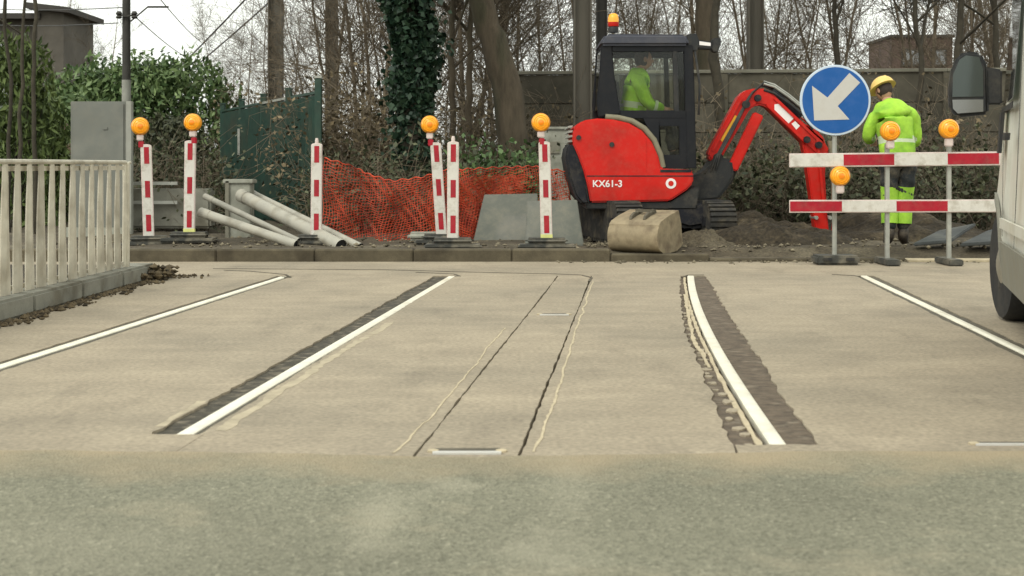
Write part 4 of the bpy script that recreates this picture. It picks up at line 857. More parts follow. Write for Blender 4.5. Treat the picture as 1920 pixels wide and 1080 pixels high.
def person(base, jt, label, scale_head=1.0, head_rot=None, helmet=False, boots=True):
    """jt: joint positions (world). Builds one body mesh; clothing, hair and helmet are children"""
    rt = empty('person', base, label, 'person'); V = {k: Vector(v) for k, v in jt.items()}; loc = Vector(base)
    hr = head_rot or Matrix.Identity(3)
    J = {}; E = []
    def j(k, p, rx, ry=None): J[k] = (p, rx, ry or rx)
    j('pelvis', V['pelvis'], .135, .10); j('waist', V['pelvis'].lerp(V['chest'], .45), .125, .095); j('chest', V['chest'], .15, .105); j('neckb', V['neck'].lerp(V['chest'], .25), .085, .075); j('neck', V['neck'], .055); j('headb', V['neck'].lerp(V['head'], .55), .055)
    E += [('pelvis', 'waist'), ('waist', 'chest'), ('chest', 'neckb'), ('neckb', 'neck'), ('neck', 'headb')]
    for s in 'lr':
        j('sh' + s, V['sh' + s], .062); j('el' + s, V['el' + s], .044); j('fa' + s, V['el' + s].lerp(V['wr' + s], .35), .043); j('wr' + s, V['wr' + s], .028, .024)
        E += [('neckb', 'sh' + s), ('sh' + s, 'el' + s), ('el' + s, 'fa' + s), ('fa' + s, 'wr' + s)]
        f = (V['wr' + s] - V['el' + s]); sdv = f.cross(Vector((0, .3, 1)))
        hand(J, E, 'wr' + s, V['wr' + s], f, sdv, -1 if s == 'l' else 1, 'h' + s, 1.2)
        j('hip' + s, V['hip' + s], .098); j('th' + s, V['hip' + s].lerp(V['kn' + s], .5), .080); j('kn' + s, V['kn' + s], .057); j('ca' + s, V['kn' + s].lerp(V['an' + s], .33), .058); j('an' + s, V['an' + s], .038); j('to' + s, V['to' + s], .036)
        E += [('pelvis', 'hip' + s), ('hip' + s, 'th' + s), ('th' + s, 'kn' + s), ('kn' + s, 'ca' + s), ('ca' + s, 'an' + s), ('an' + s, 'to' + s)]
    body = skin_mesh('body', J, E, 'pelvis', M['skin'], rt, 2, loc)
    hc = V['head'] - loc
    # the head is part of the same figure: joined into the body mesh
    hb = blob('head_tmp', hc, (.078, .098, .118), M['skin'], None, hr, 4, squash=head_squash)
    ears = [blob('ear_tmp', hc + hr @ Vector((.078 * s, -.005, .0)), (.012, .022, .034), M['skin'], None, hr, 2) for s in (-1, 1)]
    bm = bmesh.new(); bm.from_mesh(body.data)
    for o_ in [hb] + ears: bm.from_mesh(o_.data); bpy.data.objects.remove(o_)
    bm.to_mesh(body.data); bm.free(); body.data.polygons.foreach_set('use_smooth', [True] * len(body.data.polygons))
    for s in (-1, 1):
        blob('eye', hc + hr @ Vector((.030 * s, .083, .008)), (.013, .010, .009), M['decal'], body, hr, 2); blob('pupil', hc + hr @ Vector((.030 * s, .0915, .008)), (.006, .004, .006), M['black'], body, hr, 1)
    blob('mouth', hc + hr @ Vector((0, .092, -.062)), (.024, .006, .006), mat('lips', (.30, .10, .08), .5), body, hr, 2)
    inv = hr.inverted()
    blob('hair', hc + hr @ Vector((0, -.008, .012)), (.085, .102, .116), M['hair'], rt, hr, 3, cut=lambda q: (inv @ q).y > .045 - .0 and (inv @ q).z < .06 or (inv @ q).z < -.085)
    # jacket: torso and sleeves one continuous surface
    K = {}; Q = []
    K['hem'] = (V['pelvis'] + Vector((0, 0, -.05)), .215, .165); K['wst'] = (V['pelvis'].lerp(V['chest'], .40), .212, .165); K['chs'] = (V['chest'], .222, .170); K['col'] = (V['neck'].lerp(V['chest'], .30), .130, .105); K['clr'] = (V['neck'].lerp(V['head'], .28), .080, .080)
    Q += [('hem', 'wst'), ('wst', 'chs'), ('chs', 'col'), ('col', 'clr')]
    for s in 'lr':
        K['sh' + s] = (V['sh' + s] - Vector((0, 0, .02)), .080, .080); K['up' + s] = (V['sh' + s].lerp(V['el' + s], .5), .083, .083); K['el' + s] = (V['el' + s], .075, .075); K['cu' + s] = (V['el' + s].lerp(V['wr' + s], .88), .056, .056)
        Q += [('col', 'sh' + s), ('sh' + s, 'up' + s), ('up' + s, 'el' + s), ('el' + s, 'cu' + s)]
    jk = skin_mesh('jacket', K, Q, 'wst', M['hivis'], rt, 3, loc)
    rsn = np.random.default_rng(5)
    for v in jk.data.vertices:       # cloth folds
        c = v.co; v.co = c + v.normal * (.004 * math.sin(c.z * 24 + 6 * math.sin(c.x * 9 + c.y * 9)) + .003 * math.sin(c.x * 47 + c.z * 23))
    jk.data.materials.append(M['reflect']); zc = (V['pelvis'].lerp(V['chest'], .42) - loc).z; cx_ = (V['chest'] - loc)
    for p_ in jk.data.polygons:
        if abs(p_.center.z - zc) < .03 and (p_.center.xy - cx_.xy).length < .24: p_.material_index = 1
    for s in 'lr':
        a = V['el' + s].lerp(V['wr' + s], .30) - loc; b = V['el' + s].lerp(V['wr' + s], .46) - loc; MB().tube([a, b], .074, 14, cap=False).build('sleeve_band', M['reflect'], jk, smooth=True, sub=1)
    # trousers
    K = {'pel': (V['pelvis'] + Vector((0, 0, .02)), .165, .125)}; Q = []
    for s in 'lr':
        K['hip' + s] = (V['hip' + s], .118, .118); K['th' + s] = (V['hip' + s].lerp(V['kn' + s], .5), .102, .102); K['kn' + s] = (V['kn' + s], .086, .086); K['bt' + s] = (V['kn' + s].lerp(V['an' + s], .85), .080, .080)
        Q += [('pel', 'hip' + s), ('hip' + s, 'th' + s), ('th' + s, 'kn' + s), ('kn' + s, 'bt' + s)]
    tr = skin_mesh('trousers', K, Q, 'pel', M['trouser'], rt, 3, loc)
    for v in tr.data.vertices: c = v.co; v.co = c + v.normal * (.007 * math.sin(c.z * 43 + c.x * 20))
    if helmet:
        up = hr @ Vector((0, 0, 1))
        hm = blob('helmet', hc + hr @ Vector((0, -.006, .045)), (.122, .140, .115), M['helmet'], rt, hr, 4, cut=lambda q: (inv @ q).z < -.004)
        MB().lathe([(.120, .0), (.140, -.006), (.142, -.012), (.119, -.008)], (0, 0, 0), n=28).build('brim', M['helmet'], hm, smooth=True, sub=1)
        br = COL.objects[hm.children[0].name] if hm.children else None
        for o_ in COL.objects:
            if o_.parent == hm and o_.name.startswith('brim'): o_.data.transform(Matrix.Translation(hc + hr @ Vector((0, .004, .045))) @ (hr.to_4x4() @ Matrix.Diagonal((1, 1.15, 1, 1))))
        rb = MB().tube([hr @ Vector((0, y, z)) + hc for y, z in [(-.135, .06), (-.10, .125), (-.01, .165), (.09, .130)]], .010, 8).build('helmet_ridge', M['helmet'], hm, smooth=True, sub=1)
    for s in 'lr':
        f = V['to' + s] - V['an' + s]; f.z = 0; f.normalize(); bz = min(V['to' + s].z, V['an' + s].z)
        a = V['an' + s]
        skin_mesh('boot', {'a': (a + Vector((0, 0, .12)), .062), 'b': (a + Vector((0, 0, .0)), .062), 'c': (a - Vector((0, 0, .045)) - f * .02, .052, .05), 'd': (a - Vector((0, 0, .045)) + f * .10, .050, .045), 'e': (a - Vector((0, 0, .055)) + f * .17, .046, .035)},
                  [('a', 'b'), ('b', 'c'), ('b', 'd'), ('d', 'e')], 'b', M['boot'], rt, 2, loc)
    return rt, tr, loc, V
# the worker: seen from behind, bowed over to the left, hands in front
Dw = 15.45; gz = ground_z(PX(1680, Dw), Dw)
def wp(px, py, dd=0): return P(px, py, Dw + dd)
wr_, wtr, wl_, wV = person(Vector((PX(1682, Dw), Dw, gz)), dict(
    pelvis=wp(1684, 292), chest=wp(1678, 222, .06), neck=wp(1666, 192, .13), head=wp(1657, 170, .19), shl=wp(1643, 212, .08), shr=wp(1713, 212, .08),
    ell=wp(1626, 258, .13), elr=wp(1716, 266, .15), wrl=wp(1634, 262, .40), wrr=wp(1700, 272, .40),
    hipl=wp(1668, 308), hipr=wp(1701, 308), knl=wp(1668, 378, .05), knr=wp(1695, 378, .06), anl=Vector((PX(1668, Dw), Dw, gz + .10)), anr=Vector((PX(1693, Dw + .05), Dw + .05, gz + .10)),
    tol=Vector((PX(1662, Dw + .16), Dw + .16, gz + .05)), tor=Vector((PX(1696, Dw + .2), Dw + .2, gz + .05))),
    'worker in green high visibility jacket and yellow helmet bent over behind the barrier', helmet=True, head_rot=Matrix.Rotation(R(28), 3, 'Z') @ Matrix.Rotation(R(-30), 3, 'X'))
for s in 'lr':
    for u0, u1, mm in ((-.42, -.06, 'hivis'), (.12, .62, 'hivis')):
        f = lambda u: (wV['hip' + s].lerp(wV['kn' + s], 1 + u) if u < 0 else wV['kn' + s].lerp(wV['an' + s], u)) - wl_
        MB().tube([f(u0), f((u0 + u1) / 2), f(u1)], [.098, .094, .094] if u0 < 0 else [.092, .09, .088], 16, cap=False).build('leg_band', M[mm], wtr, smooth=True, sub=1)
# the operator in the cab
Do = 16.5
def op(px, py, dd=0): return P(px, py, Do + dd)
opr, otr, ol_, oV = person(op(1185, 238), dict(
    pelvis=op(1184, 222), chest=op(1194, 162), neck=op(1200, 132), head=op(1207, 112), shl=op(1196, 150, .19), shr=op(1196, 150, -.19), ell=op(1216, 196, .26), elr=op(1214, 196, -.26),
    wrl=op(1250, 205, .22), wrr=op(1250, 206, -.22), hipl=op(1188, 228, .10), hipr=op(1188, 228, -.10), knl=op(1258, 232, .13), knr=op(1258, 232, -.13), anl=op(1264, 296, .12), anr=op(1264, 296, -.12), tol=op(1284, 306, .12), tor=op(1284, 306, -.12)),
    'operator in green high visibility jacket sitting inside the excavator cab', head_rot=Matrix.Rotation(R(-80), 3, 'Z'))

# ------------------------------------------------------------------ van at the right edge, seen along its left side from behind
def van():
    hd = R(14.5); wc = G(1876, 600)          # contact point of the front left tyre's outer face
    f = Vector((math.sin(hd), math.cos(hd), 0)); rgt = Vector((f.y, -f.x, 0))
    W = 1.94; LEN = 5.2; FO = .92; WB = 3.2
    org = wc + rgt * (W / 2 - .02); org.z = 0  # centre of the front axle on the ground
    rt = empty('van', org, 'cream delivery van at the right edge of the picture with a large dark mirror', 'van'); rt.rotation_euler.z = -hd
    # local frame: x right, y forward, front axle at y = 0
    arch = lambda yc: [(yc + .40 * math.cos(a), .34 + .40 * math.sin(a)) for a in np.linspace(0, math.pi, 11)]
    prof = [(FO - .06, .24), (.40, .24)] + arch(0) + [(-.40, .24), (-WB + .40, .24)] + arch(-WB) + [(-WB - .40, .24), (-WB - 1.05, .28), (-WB - 1.08, .6), (-WB - 1.06, 2.3), (-WB - .98, 2.42), (-1.0, 2.44), (-.62, 2.36), (-.30, 2.05), (.32, 1.32), (.42, 1.22), (.82, 1.06), (FO - .04, .86), (FO, .62)]
    def half(y, z):
        h = W / 2 - max(0, z - 1.1) * .085 - max(0, .45 - z) * .12
        if y > -.1: h -= .22 * max(0, (y + .1) / 1.0) ** 1.7
        return h
    n = len(prof); mb = MB()
    for s in (-1, 1):
        for y, z in prof: mb.v.append((s * half(y, z), y, z))
    mb.f += [(i, (i + 1) % n, (i + 1) % n + n, i + n) for i in range(n)]; mb.f += [tuple(range(n)), tuple(range(n, 2 * n))[::-1]]
    body = mb.build('body', M['van'], rt, bevel=.035, seg=3, smooth=True, sub=1)
    # grey lower cladding, rub strip, seams, window, handle on both sides
    for s in (-1, 1):
        def Q(y, z, o=.004): return Vector((s * (half(y, z) + o), y, z))
        def patch(pts, name, m, th=.008, par=body, o=.004):
            mb = MB(); a = [Q(y, z, o) for y, z in pts]; k = len(a); mb.prism(a, (s * th, 0, 0)); return mb.build(name, m, par, sub=1)
        patch([(-.46, .27), (-WB + .46, .27), (-WB + .46, .52), (-.46, .52)], 'sill_cladding', M['vangrey'], .02)
        patch([(-.44, .60), (-WB + .44, .60), (-WB + .44, .66), (-.44, .66)], 'rub_strip', M['van'], .015)
        patch([(-.30, 1.98), (.28, 1.36), (-.95, 1.36), (-.95, 2.02)][::-1], 'door_window', M['vglass'], .004)
        patch([(-.36, 1.30), (.22, 1.30), (.22, 1.34), (-.98, 1.34), (-.98, 1.30)], 'window_seal', M['black'], .006)
        patch([(-1.05, .35), (-1.035, .35), (-1.035, 2.05), (-1.05, 2.05)], 'door_seam', M['black'], .002)
        patch([(-.47, .55), (-.46, .55), (-.34, 1.30), (-.35, 1.30)], 'door_seam', M['black'], .002)
        patch([(-.98, 1.12), (-.82, 1.12), (-.82, 1.16), (-.98, 1.16)], 'door_handle', M['black'], .03)
        patch([(-.42, 1.05), (-.30, 1.05), (-.30, 1.30), (-.42, 1.30)], 'mirror_foot', M['black'], .02)
        # wheel-arch flare
        mb = MB(); inner = [(.41 * math.cos(a), .34 + .41 * math.sin(a)) for a in np.linspace(0, math.pi, 15)]; outer = [(.465 * math.cos(a), .34 + .465 * math.sin(a)) for a in np.linspace(0, math.pi, 15)]
        patch(outer + inner[::-1], 'wheel_arch', M['vangrey'], .018)
        # mirror
        mx = s * (W / 2 + .10); my = -.02
        if s < 0:
            mi = MB().prism([(s * (W / 2 + x), my, z) for x, z in [(.05, 1.30), (.24, 1.28), (.29, 1.33), (.295, 1.46), (.28, 1.58), (.24, 1.675), (.19, 1.70), (.10, 1.69), (.055, 1.60)]], (0, .15, 0)).build('mirror', M['black'], rt, bevel=.02, seg=3, smooth=True, sub=1)
            MB().prism([(s * (W / 2 + x), my - .006, z) for x, z in [(.085, 1.41), (.272, 1.41), (.268, 1.55), (.23, 1.645), (.19, 1.672), (.11, 1.66), (.085, 1.58)]], (0, .008, 0)).build('mirror_glass', M['mirror'], mi, sub=1)
            MB().prism([(s * (W / 2 + x), my - .006, z) for x, z in [(.085, 1.315), (.24, 1.305), (.268, 1.335), (.272, 1.392), (.085, 1.392)]], (0, .008, 0)).build('wide_angle_glass', M['mirror_low'], mi, sub=1)
            MB().prism([(s * (W / 2 + x), my + .02, z) for x, z in [(-.03, 1.36), (.07, 1.36), (.07, 1.60), (-.03, 1.58)]], (0, .09, 0)).build('mirror_arm', M['black'], mi, bevel=.01, sub=1)
        else:
            MB().box((s * (W / 2 + .17), my + .07, 1.50), (.24, .15, .40)).build('mirror', M['black'], rt, bevel=.03, sub=1)
    # windscreen, rear doors, lamps, bumpers
    ws = [(-.56, 2.30), (.30, 1.36)]
    mb = MB(); a = [(-half(*ws[0]) + .12, ws[0][0] + .03, ws[0][1] + .03), (half(*ws[0]) - .12, ws[0][0] + .03, ws[0][1] + .03), (half(*ws[1]) - .10, ws[1][0] + .03, ws[1][1] + .03), (-half(*ws[1]) + .10, ws[1][0] + .03, ws[1][1] + .03)]
    mb.prism(a, (0, .012, .012)).build('windscreen', M['vglass'], body, sub=1)
    MB().box((0, FO - .10, .42), (1.5, .22, .26)).build('front_bumper', M['vangrey'], body, bevel=.04, sub=1)
    MB().box((0, -WB - 1.10, .46), (1.86, .12, .22)).build('rear_bumper', M['vangrey'], body, bevel=.03, sub=1)
    for s in (-1, 1):
        MB().box((s * .62, FO - .08, .78), (.30, .14, .20)).build('headlight', M['mirror_low'], body, bevel=.03, sub=1)
        MB().box((s * .88, -WB - 1.07, 1.15), (.12, .05, .6)).build('tail_light', M['ex_red'], body, bevel=.015, sub=1)
        MB().box((s * .40, -WB - 1.075, 1.75), (.62, .02, .55)).build('rear_window', M['vglass'], body, sub=1)
    MB().box((0, -WB - 1.078, 1.3), (.012, .012, 1.9)).build('rear_door_seam', M['black'], body, sub=1)
    MB().box((.07, -WB - 1.09, 1.05), (.05, .03, .16)).build('rear_door_handle', M['black'], body, bevel=.008, sub=1)
    MB().box((0, -WB - 1.165, .47), (.52, .012, .11)).build('number_plate', M['signwhite'], body, sub=1)
    for wy, steer in ((0, 8), (-WB, 0)):
        for s in (-1, 1):
            we = MB().lathe([(.20, -.10), (.33, -.10), (.345, -.07), (.348, 0), (.345, .07), (.33, .10), (.20, .10)], (0, 0, 0), 'x', 32).build('wheel', M['tyre'], rt, smooth=True, sub=1)
            we.location = (s * (W / 2 - .12), wy, .348); we.rotation_euler.z = R(steer)
            MB().lathe([(.215, .06 * s), (.21, .10 * s), (.16, .085 * s), (.07, .115 * s), (.04, .12 * s)], (0, 0, 0), 'x', 24).build('hubcap', M['hub'], we, smooth=True, sub=1)
            for k in range(5):
                a = 2 * math.pi * k / 5; MB().box((.098 * s, .13 * math.cos(a), .13 * math.sin(a)), (.012, .05, .05)).build('hub_hole', M['black'], we, bevel=.01, seg=1, sub=1)
    MB().box((0, -WB / 2, .30), (1.5, WB + .9, .14)).build('underbody', M['black'], rt, sub=1)
van()

# ------------------------------------------------------------------ masts, poles, wires
def mast(px, D, wd, hgt, label, m='mast', round_=False, m_low=None, low_z=0, cat='mast'):
    b = at_ground(px, D); rt = empty('catenary_mast' if not round_ else 'utility_pole', b, label, cat)
    if round_:
        if m_low: MB().tube([b + Vector((0, 0, -.1)), Vector((b.x, b.y, low_z))], wd / 2 * 1.08, 14).build('pole_foot', M[m_low], rt, smooth=True)
        MB().tube([Vector((b.x, b.y, low_z if m_low else b.z - .1)), b + Vector((0, 0, hgt))], [wd / 2, wd / 2 * .85], 14).build('pole', M[m], rt, smooth=True)
    else:   # H-section: two flanges and a web
        t = wd * .09
        for s in (-1, 1): MB().box(b + Vector((s * (wd / 2 - t / 2), 0, hgt / 2 - .1)), (t, wd, hgt + .2)).build('flange', M[m], rt)
        MB().box(b + Vector((0, 0, hgt / 2 - .1)), (wd - 2 * t, t, hgt + .2)).build('web', M[m], rt)
        MB().box(b + Vector((0, 0, .05)), (wd * 1.8, wd * 1.8, .3)).build('footing', M['block'], rt, bevel=.02)
        MB().bar(b + Vector((0, 0, hgt - 1.4)), b + Vector((-2.2, 0, hgt - .9)), .05, .05).build('bracket', M[m], rt)
        MB().bar(b + Vector((0, 0, hgt - .5)), b + Vector((-1.8, 0, hgt - .95)), .04, .04).build('bracket_stay', M[m], rt)
    return rt
mast(517, 31, .30, 8.5, 'brown grey catenary mast above the green fence, left of two')
mast(622, 33, .27, 8.5, 'thinner grey catenary mast just right of the green fence end')
mast(1092, 21.5, .27, 7.5, 'broad dark mast directly left of the excavator cab', 'mast')
mast(1128, 23.5, .175, 7.5, 'slim dark mast close behind the left side of the excavator roof', 'pole_dark')
mast(1416, 27, .29, 8.0, 'grey mast above the wall behind the excavator boom')
up_ = mast(237, 23.5, .135, 7.2, 'dark utility pole with insulators rising behind the grey cabinet', 'pole_dark', True, 'pole_light', P(0, 150, 23.5).z, 'pole')
for px, dx in ((223, -1), (252, 1)):
    c = P(px, 28, 23.4); MB().bar(P(237, 30, 23.4), c, .03, .03).build('insulator_arm', M['pole_dark'], up_)
    MB().lathe([(.03, -.06), (.055, -.04), (.03, -.01), (.055, .02), (.03, .06)], c, n=10).build('insulator', M['pole_dark'], up_, smooth=True)
br = MB().bar(P(277, 13, 23.4), P(316, 13, 23.4), .03, .03); br.bar(P(245, 40, 23.4), P(277, 13, 23.4), .02, .02); br.build('cross_arm', M['pole_dark'], up_)
def wire(pts, label, r_=.012):
    p = [P(*q) for q in pts]; Q = []
    for a, b in zip(p[:-1], p[1:]): Q += [a.lerp(b, k / 6) + Vector((0, 0, -.05 * math.sin(math.pi * k / 6))) for k in range(6)]
    Q.append(p[-1]); tag(MB().tube(Q, r_, 6).build('overhead_wire', M['wire'], None, smooth=True), label, 'wire', 'overhead wires')
wire([(560, -110, 26), (320, 142, 40)], 'thick overhead wire slanting down left from the brown grey mast, left of two', .020)
wire([(640, -120, 28), (355, 134, 42)], 'thick overhead wire slanting down left, right of two', .020)
wire([(252, 30, 23.5), (350, 108, 40)], 'thin overhead wire slanting down right from the pole insulator', .009)
wire([(300, -2, 23.5), (378, 80, 40)], 'thin overhead wire slanting down right beside the pole cross arm', .009)
wire([(-60, 44, 30), (222, 43, 23.5)], 'thin level wire left of the utility pole, lower of two', .009)
wire([(-60, 14, 30), (232, 14, 23.5)], 'thin level wire left of the utility pole, upper of two', .009)
# ------------------------------------------------------------------ grey cabinet, small house roof, buildings
def cabinet():
    D = 17.6; a = P(132, 190, D); b = P(246, 190, D); g0 = at_ground(189, D); h_ = a.z - g0.z; c = (a + b) / 2
    rt = empty('utility_cabinet', g0, 'tall plain grey utility cabinet behind the railing end', 'cabinet')
    MB().box((c.x - .03, D + .065, g0.z + h_ / 2), (b.x - a.x - .06, .12, h_)).build('cabinet_body', M['cabinet'], rt, bevel=.008)
    MB().box((c.x - .03, D - .004, g0.z + h_ / 2 + .04), (b.x - a.x - .12, .02, h_ - .14)).build('door', M['cabinet'], rt, bevel=.004)
    MB().box((b.x - .03, D + .04, g0.z + h_ / 2), (.068, .10, h_ + .004)).build('side_post', M['pole_light'], rt, bevel=.005)
    MB().box((c.x - .03, D + .065, g0.z + .05), (b.x - a.x + .02, .20, .12)).build('plinth', M['block'], rt)
    MB().box((c.x + .06, D - .02, g0.z + h_ * .80), (.05, .012, .03)).build('lock', M['cabinet'], rt)
cabinet()
def rubble_wall():
    c = at_ground(300, 18.2); rt = empty('stone_ledge', c, 'low grey ledge with two pale rails behind the leftmost board', 'ledge')
    MB().box(c + Vector((.05, .1, .28)), (1.2, .3, .5)).build('ledge_block', M['kerb_grey'], rt, bevel=.03)
    for z in (.36, .60): MB().bar(c + Vector((-.45, -.12, z)), c + Vector((.25, -.12, z)), .04, .04).build('rail_bar', M['galv'], rt)
rubble_wall()
def hut():
    D = 22; a = P(103, 268, D); g0 = at_ground(103, D); rt = empty('brown_hut', g0, 'small hut with brown pointed roof and pale chimney behind the railing', 'hut')
    ap = a.z; ez = P(0, 305, D).z; wdt = .42
    MB().box((a.x, D + .5, (g0.z + ez) / 2), (wdt * 1.7, .9, ez - g0.z)).build('wall', M['bld_dark'], rt)
    MB().prism([(a.x - wdt, D, ez - .03), (a.x + wdt, D, ez - .03), (a.x + wdt * .25, D, ap), (a.x - wdt * .2, D, ap)], (0, 1.0, 0)).build('roof', M['roof_brown'], rt, bevel=.02)
    MB().box((a.x, D + .3, ap + .13), (.10, .10, .32)).build('chimney', M['pinkpost'], rt, bevel=.008)
    MB().box((a.x - .06, D + .3, ap + .29), (.30, .14, .03)).build('chimney_cap', M['pinkpost'], rt)
hut()
def far_buildings():
    D = 42; g0 = at_ground(60, D); rt = empty('dark_house', g0, 'dark grey brown house at the upper left behind the stems', 'house')
    x0, x1, x2 = PX(-160, D), PX(70, D), PX(119, D); zt = P(0, 14, D).z; zl = P(0, 34, D).z
    MB().box(((x1 + x2) / 2, D + 1.5, zt / 2), (x2 - x1, 3, zt)).build('tower_wall', M['bld_dark'], rt)
    MB().box(((x0 + x1) / 2, D + 2.2, zl / 2), (x1 - x0, 3.6, zl)).build('wall', M['bld_dark'], rt)
    MB().prism([(x1 - .25, D - .3, zt - .05), (x2 + .25, D - .3, zt - .18), (x2 + .25, D - .3, zt - .02), (x1 - .25, D - .3, zt + .13)], (0, 3.6, 0)).build('roof', M['roof_dark'], rt)
    MB().box(((x0 + x1) / 2, D + 2.0, zl + .06), (x1 - x0 + .2, 4.2, .16)).build('eaves', M['roof_dark'], rt)
    for zz in (2.9, 4.2):
        for xx in (x0 + .9, x0 + 2.3):
            wn = MB().box((xx, D + .38, zz), (.7, .06, .95)).build('window', M['wall_cap'], rt); MB().box((xx, D + .35, zz), (.58, .03, .82)).build('pane', M['vglass'], wn)
    D = 62; g0 = at_ground(1730, D); rt = empty('brick_building', g0, 'flat topped brown brick building above the wall at the right', 'building')
    x0, x1 = PX(1672, D), PX(1786, D); zt = P(0, 70, D).z
    MB().box(((x0 + x1) / 2, D + 2, zt / 2), (x1 - x0, 4, zt)).build('wall', M['brick_far'], rt)
    MB().box(((x0 + x1) / 2, D + 2, zt + .05), (x1 - x0 + .15, 4.2, .12)).build('roof_edge', M['roof_dark'], rt)
    wn = MB().box(((x0 + x1) / 2 - .45, D - .02, P(0, 108, D).z), (.9, .06, .75)).build('window', M['roof_dark'], rt); MB().box(((x0 + x1) / 2 - .45, D - .06, P(0, 108, D).z), (.76, .03, .6)).build('pane', M['vglass'], wn)
    wn = MB().box(((x0 + x1) / 2 + .7, D - .02, P(0, 108, D).z), (.7, .06, .75)).build('window', M['roof_dark'], rt); MB().box(((x0 + x1) / 2 + .7, D - .06, P(0, 108, D).z), (.56, .03, .6)).build('pane', M['vglass'], wn)
far_buildings()
# concrete panel wall behind the excavator
def panel_wall():
    D0, D1 = 22.5, 21.6; pxa, pxb = 950, 1990; A = Vector((PX(pxa, D0), D0, VZ)); B = Vector((PX(pxb, D1), D1, VZ)); ztop = P(0, 141, D0).z; zend = P(0, 134, D1).z
    rt = empty('panel_wall', A, 'weathered concrete panel wall with pale capping behind the excavator and worker', 'wall')
    n = 5; nr = 5
    MB().bar(Vector((A.x, A.y + .02, (VZ + ztop) / 2)), Vector((B.x, B.y + .02, (VZ + ztop) / 2)), .02, ztop - VZ - .01).build('core', M['wall_panel'], rt)
    for i in range(n):
        a = A.lerp(B, i / n); b = A.lerp(B, (i + 1) / n); zt = ztop + (zend - ztop) * (i + .5) / n; hh = (zt - VZ) / nr
        for k in range(nr):
            z = VZ + hh * (k + .5); MB().bar(Vector((a.x + .06, a.y, z)), Vector((b.x - .06, b.y, z)), .06 + random.uniform(0, .012), hh - .012).build('panel', M['wall_panel'], rt, bevel=.006, seg=1)
        MB().bar(Vector((a.x, a.y, zt + .03)), Vector((b.x, b.y, zt + .03)), .16, .055).build('capping', M['wall_cap'], rt, bevel=.008, seg=1)
    for i in range(n + 1): a = A.lerp(B, i / n); MB().box((a.x, a.y, VZ + (ztop - VZ) / 2), (.14, .14, ztop - VZ)).build('post', M['wall_panel'], rt, bevel=.01, seg=1)
panel_wall()
# small grey meter box between the leaning tree and the excavator
c = at_ground(1045, 19.5); r_ = empty('meter_box', c, 'small grey street box right of the leaning tree behind the lamp', 'street box')
zt = P(0, 242, 19.5).z; MB().box(Vector((c.x, 19.6, (c.z + zt) / 2)), (.46, .3, zt - c.z)).build('box_body', M['block'], r_, bevel=.015)
MB().box(Vector((c.x, 19.6, zt + .01)), (.52, .36, .04)).build('lid', M['block'], r_, bevel=.01); MB().box(Vector((c.x - .05, 19.44, zt - .25)), (.16, .02, .16)).build('plate', M['wall_cap'], r_)
# green sheet fence with gate
def green_fence():
    A = Vector((PX(597, 19), 19, VZ)); B = Vector((PX(418, 25.6), 25.6, VZ)); zt = 1.94; rt = empty('green_fence', A, 'dark green ribbed metal fence with a gate receding left of the net', 'fence')
    d = (B - A).normalized(); nrm = Vector((d.y, -d.x, 0)); nrm = nrm if nrm.y < 0 else -nrm; n = 4; L = (B - A).length
    for i in range(n):
        a = A + d * (L * i / n + .04); b = A + d * (L * (i + 1) / n - .04)
        pn = MB().bar(Vector((a.x, a.y, (VZ + zt) / 2)), Vector((b.x, b.y, (VZ + zt) / 2)), .02, zt - VZ - .06).build('panel', M['green_sheet'], rt)
        k = 8
        for q in range(k):
            c = a.lerp(b, (q + .5) / k) + nrm * .02; MB().box((c.x, c.y, (VZ + zt) / 2), (.05, .05, zt - VZ - .10)).build('rib', M['green_sheet'], pn)
        a2 = a + nrm * .03; b2 = b + nrm * .03
        MB().bar(Vector((a.x, a.y, zt)), Vector((b.x, b.y, zt)), .06, .035).build('top_rail', M['galv'] if i == 1 else M['green_sheet'], rt)  # second panel's rail is paler, a highlight put into its colour
    for i in range(n + 1):
        a = A + d * (L * i / n); hh = 2.05 if i else 2.12; MB().box((a.x, a.y, (VZ + hh) / 2), (.09, .09, hh - VZ)).build('post', M['green_sheet'], rt, bevel=.008, seg=1)
        MB().box((a.x, a.y, hh + .02), (.10, .10, .03)).build('post_cap', M['galv'] if i == 0 else M['green_sheet'], rt)
    c = A + d * L * .735 + nrm * .07; MB().box((c.x, c.y, P(0, 266, c.y).z), (.04, .04, .44)).build('gate_handle', M['galv'], rt)
green_fence()

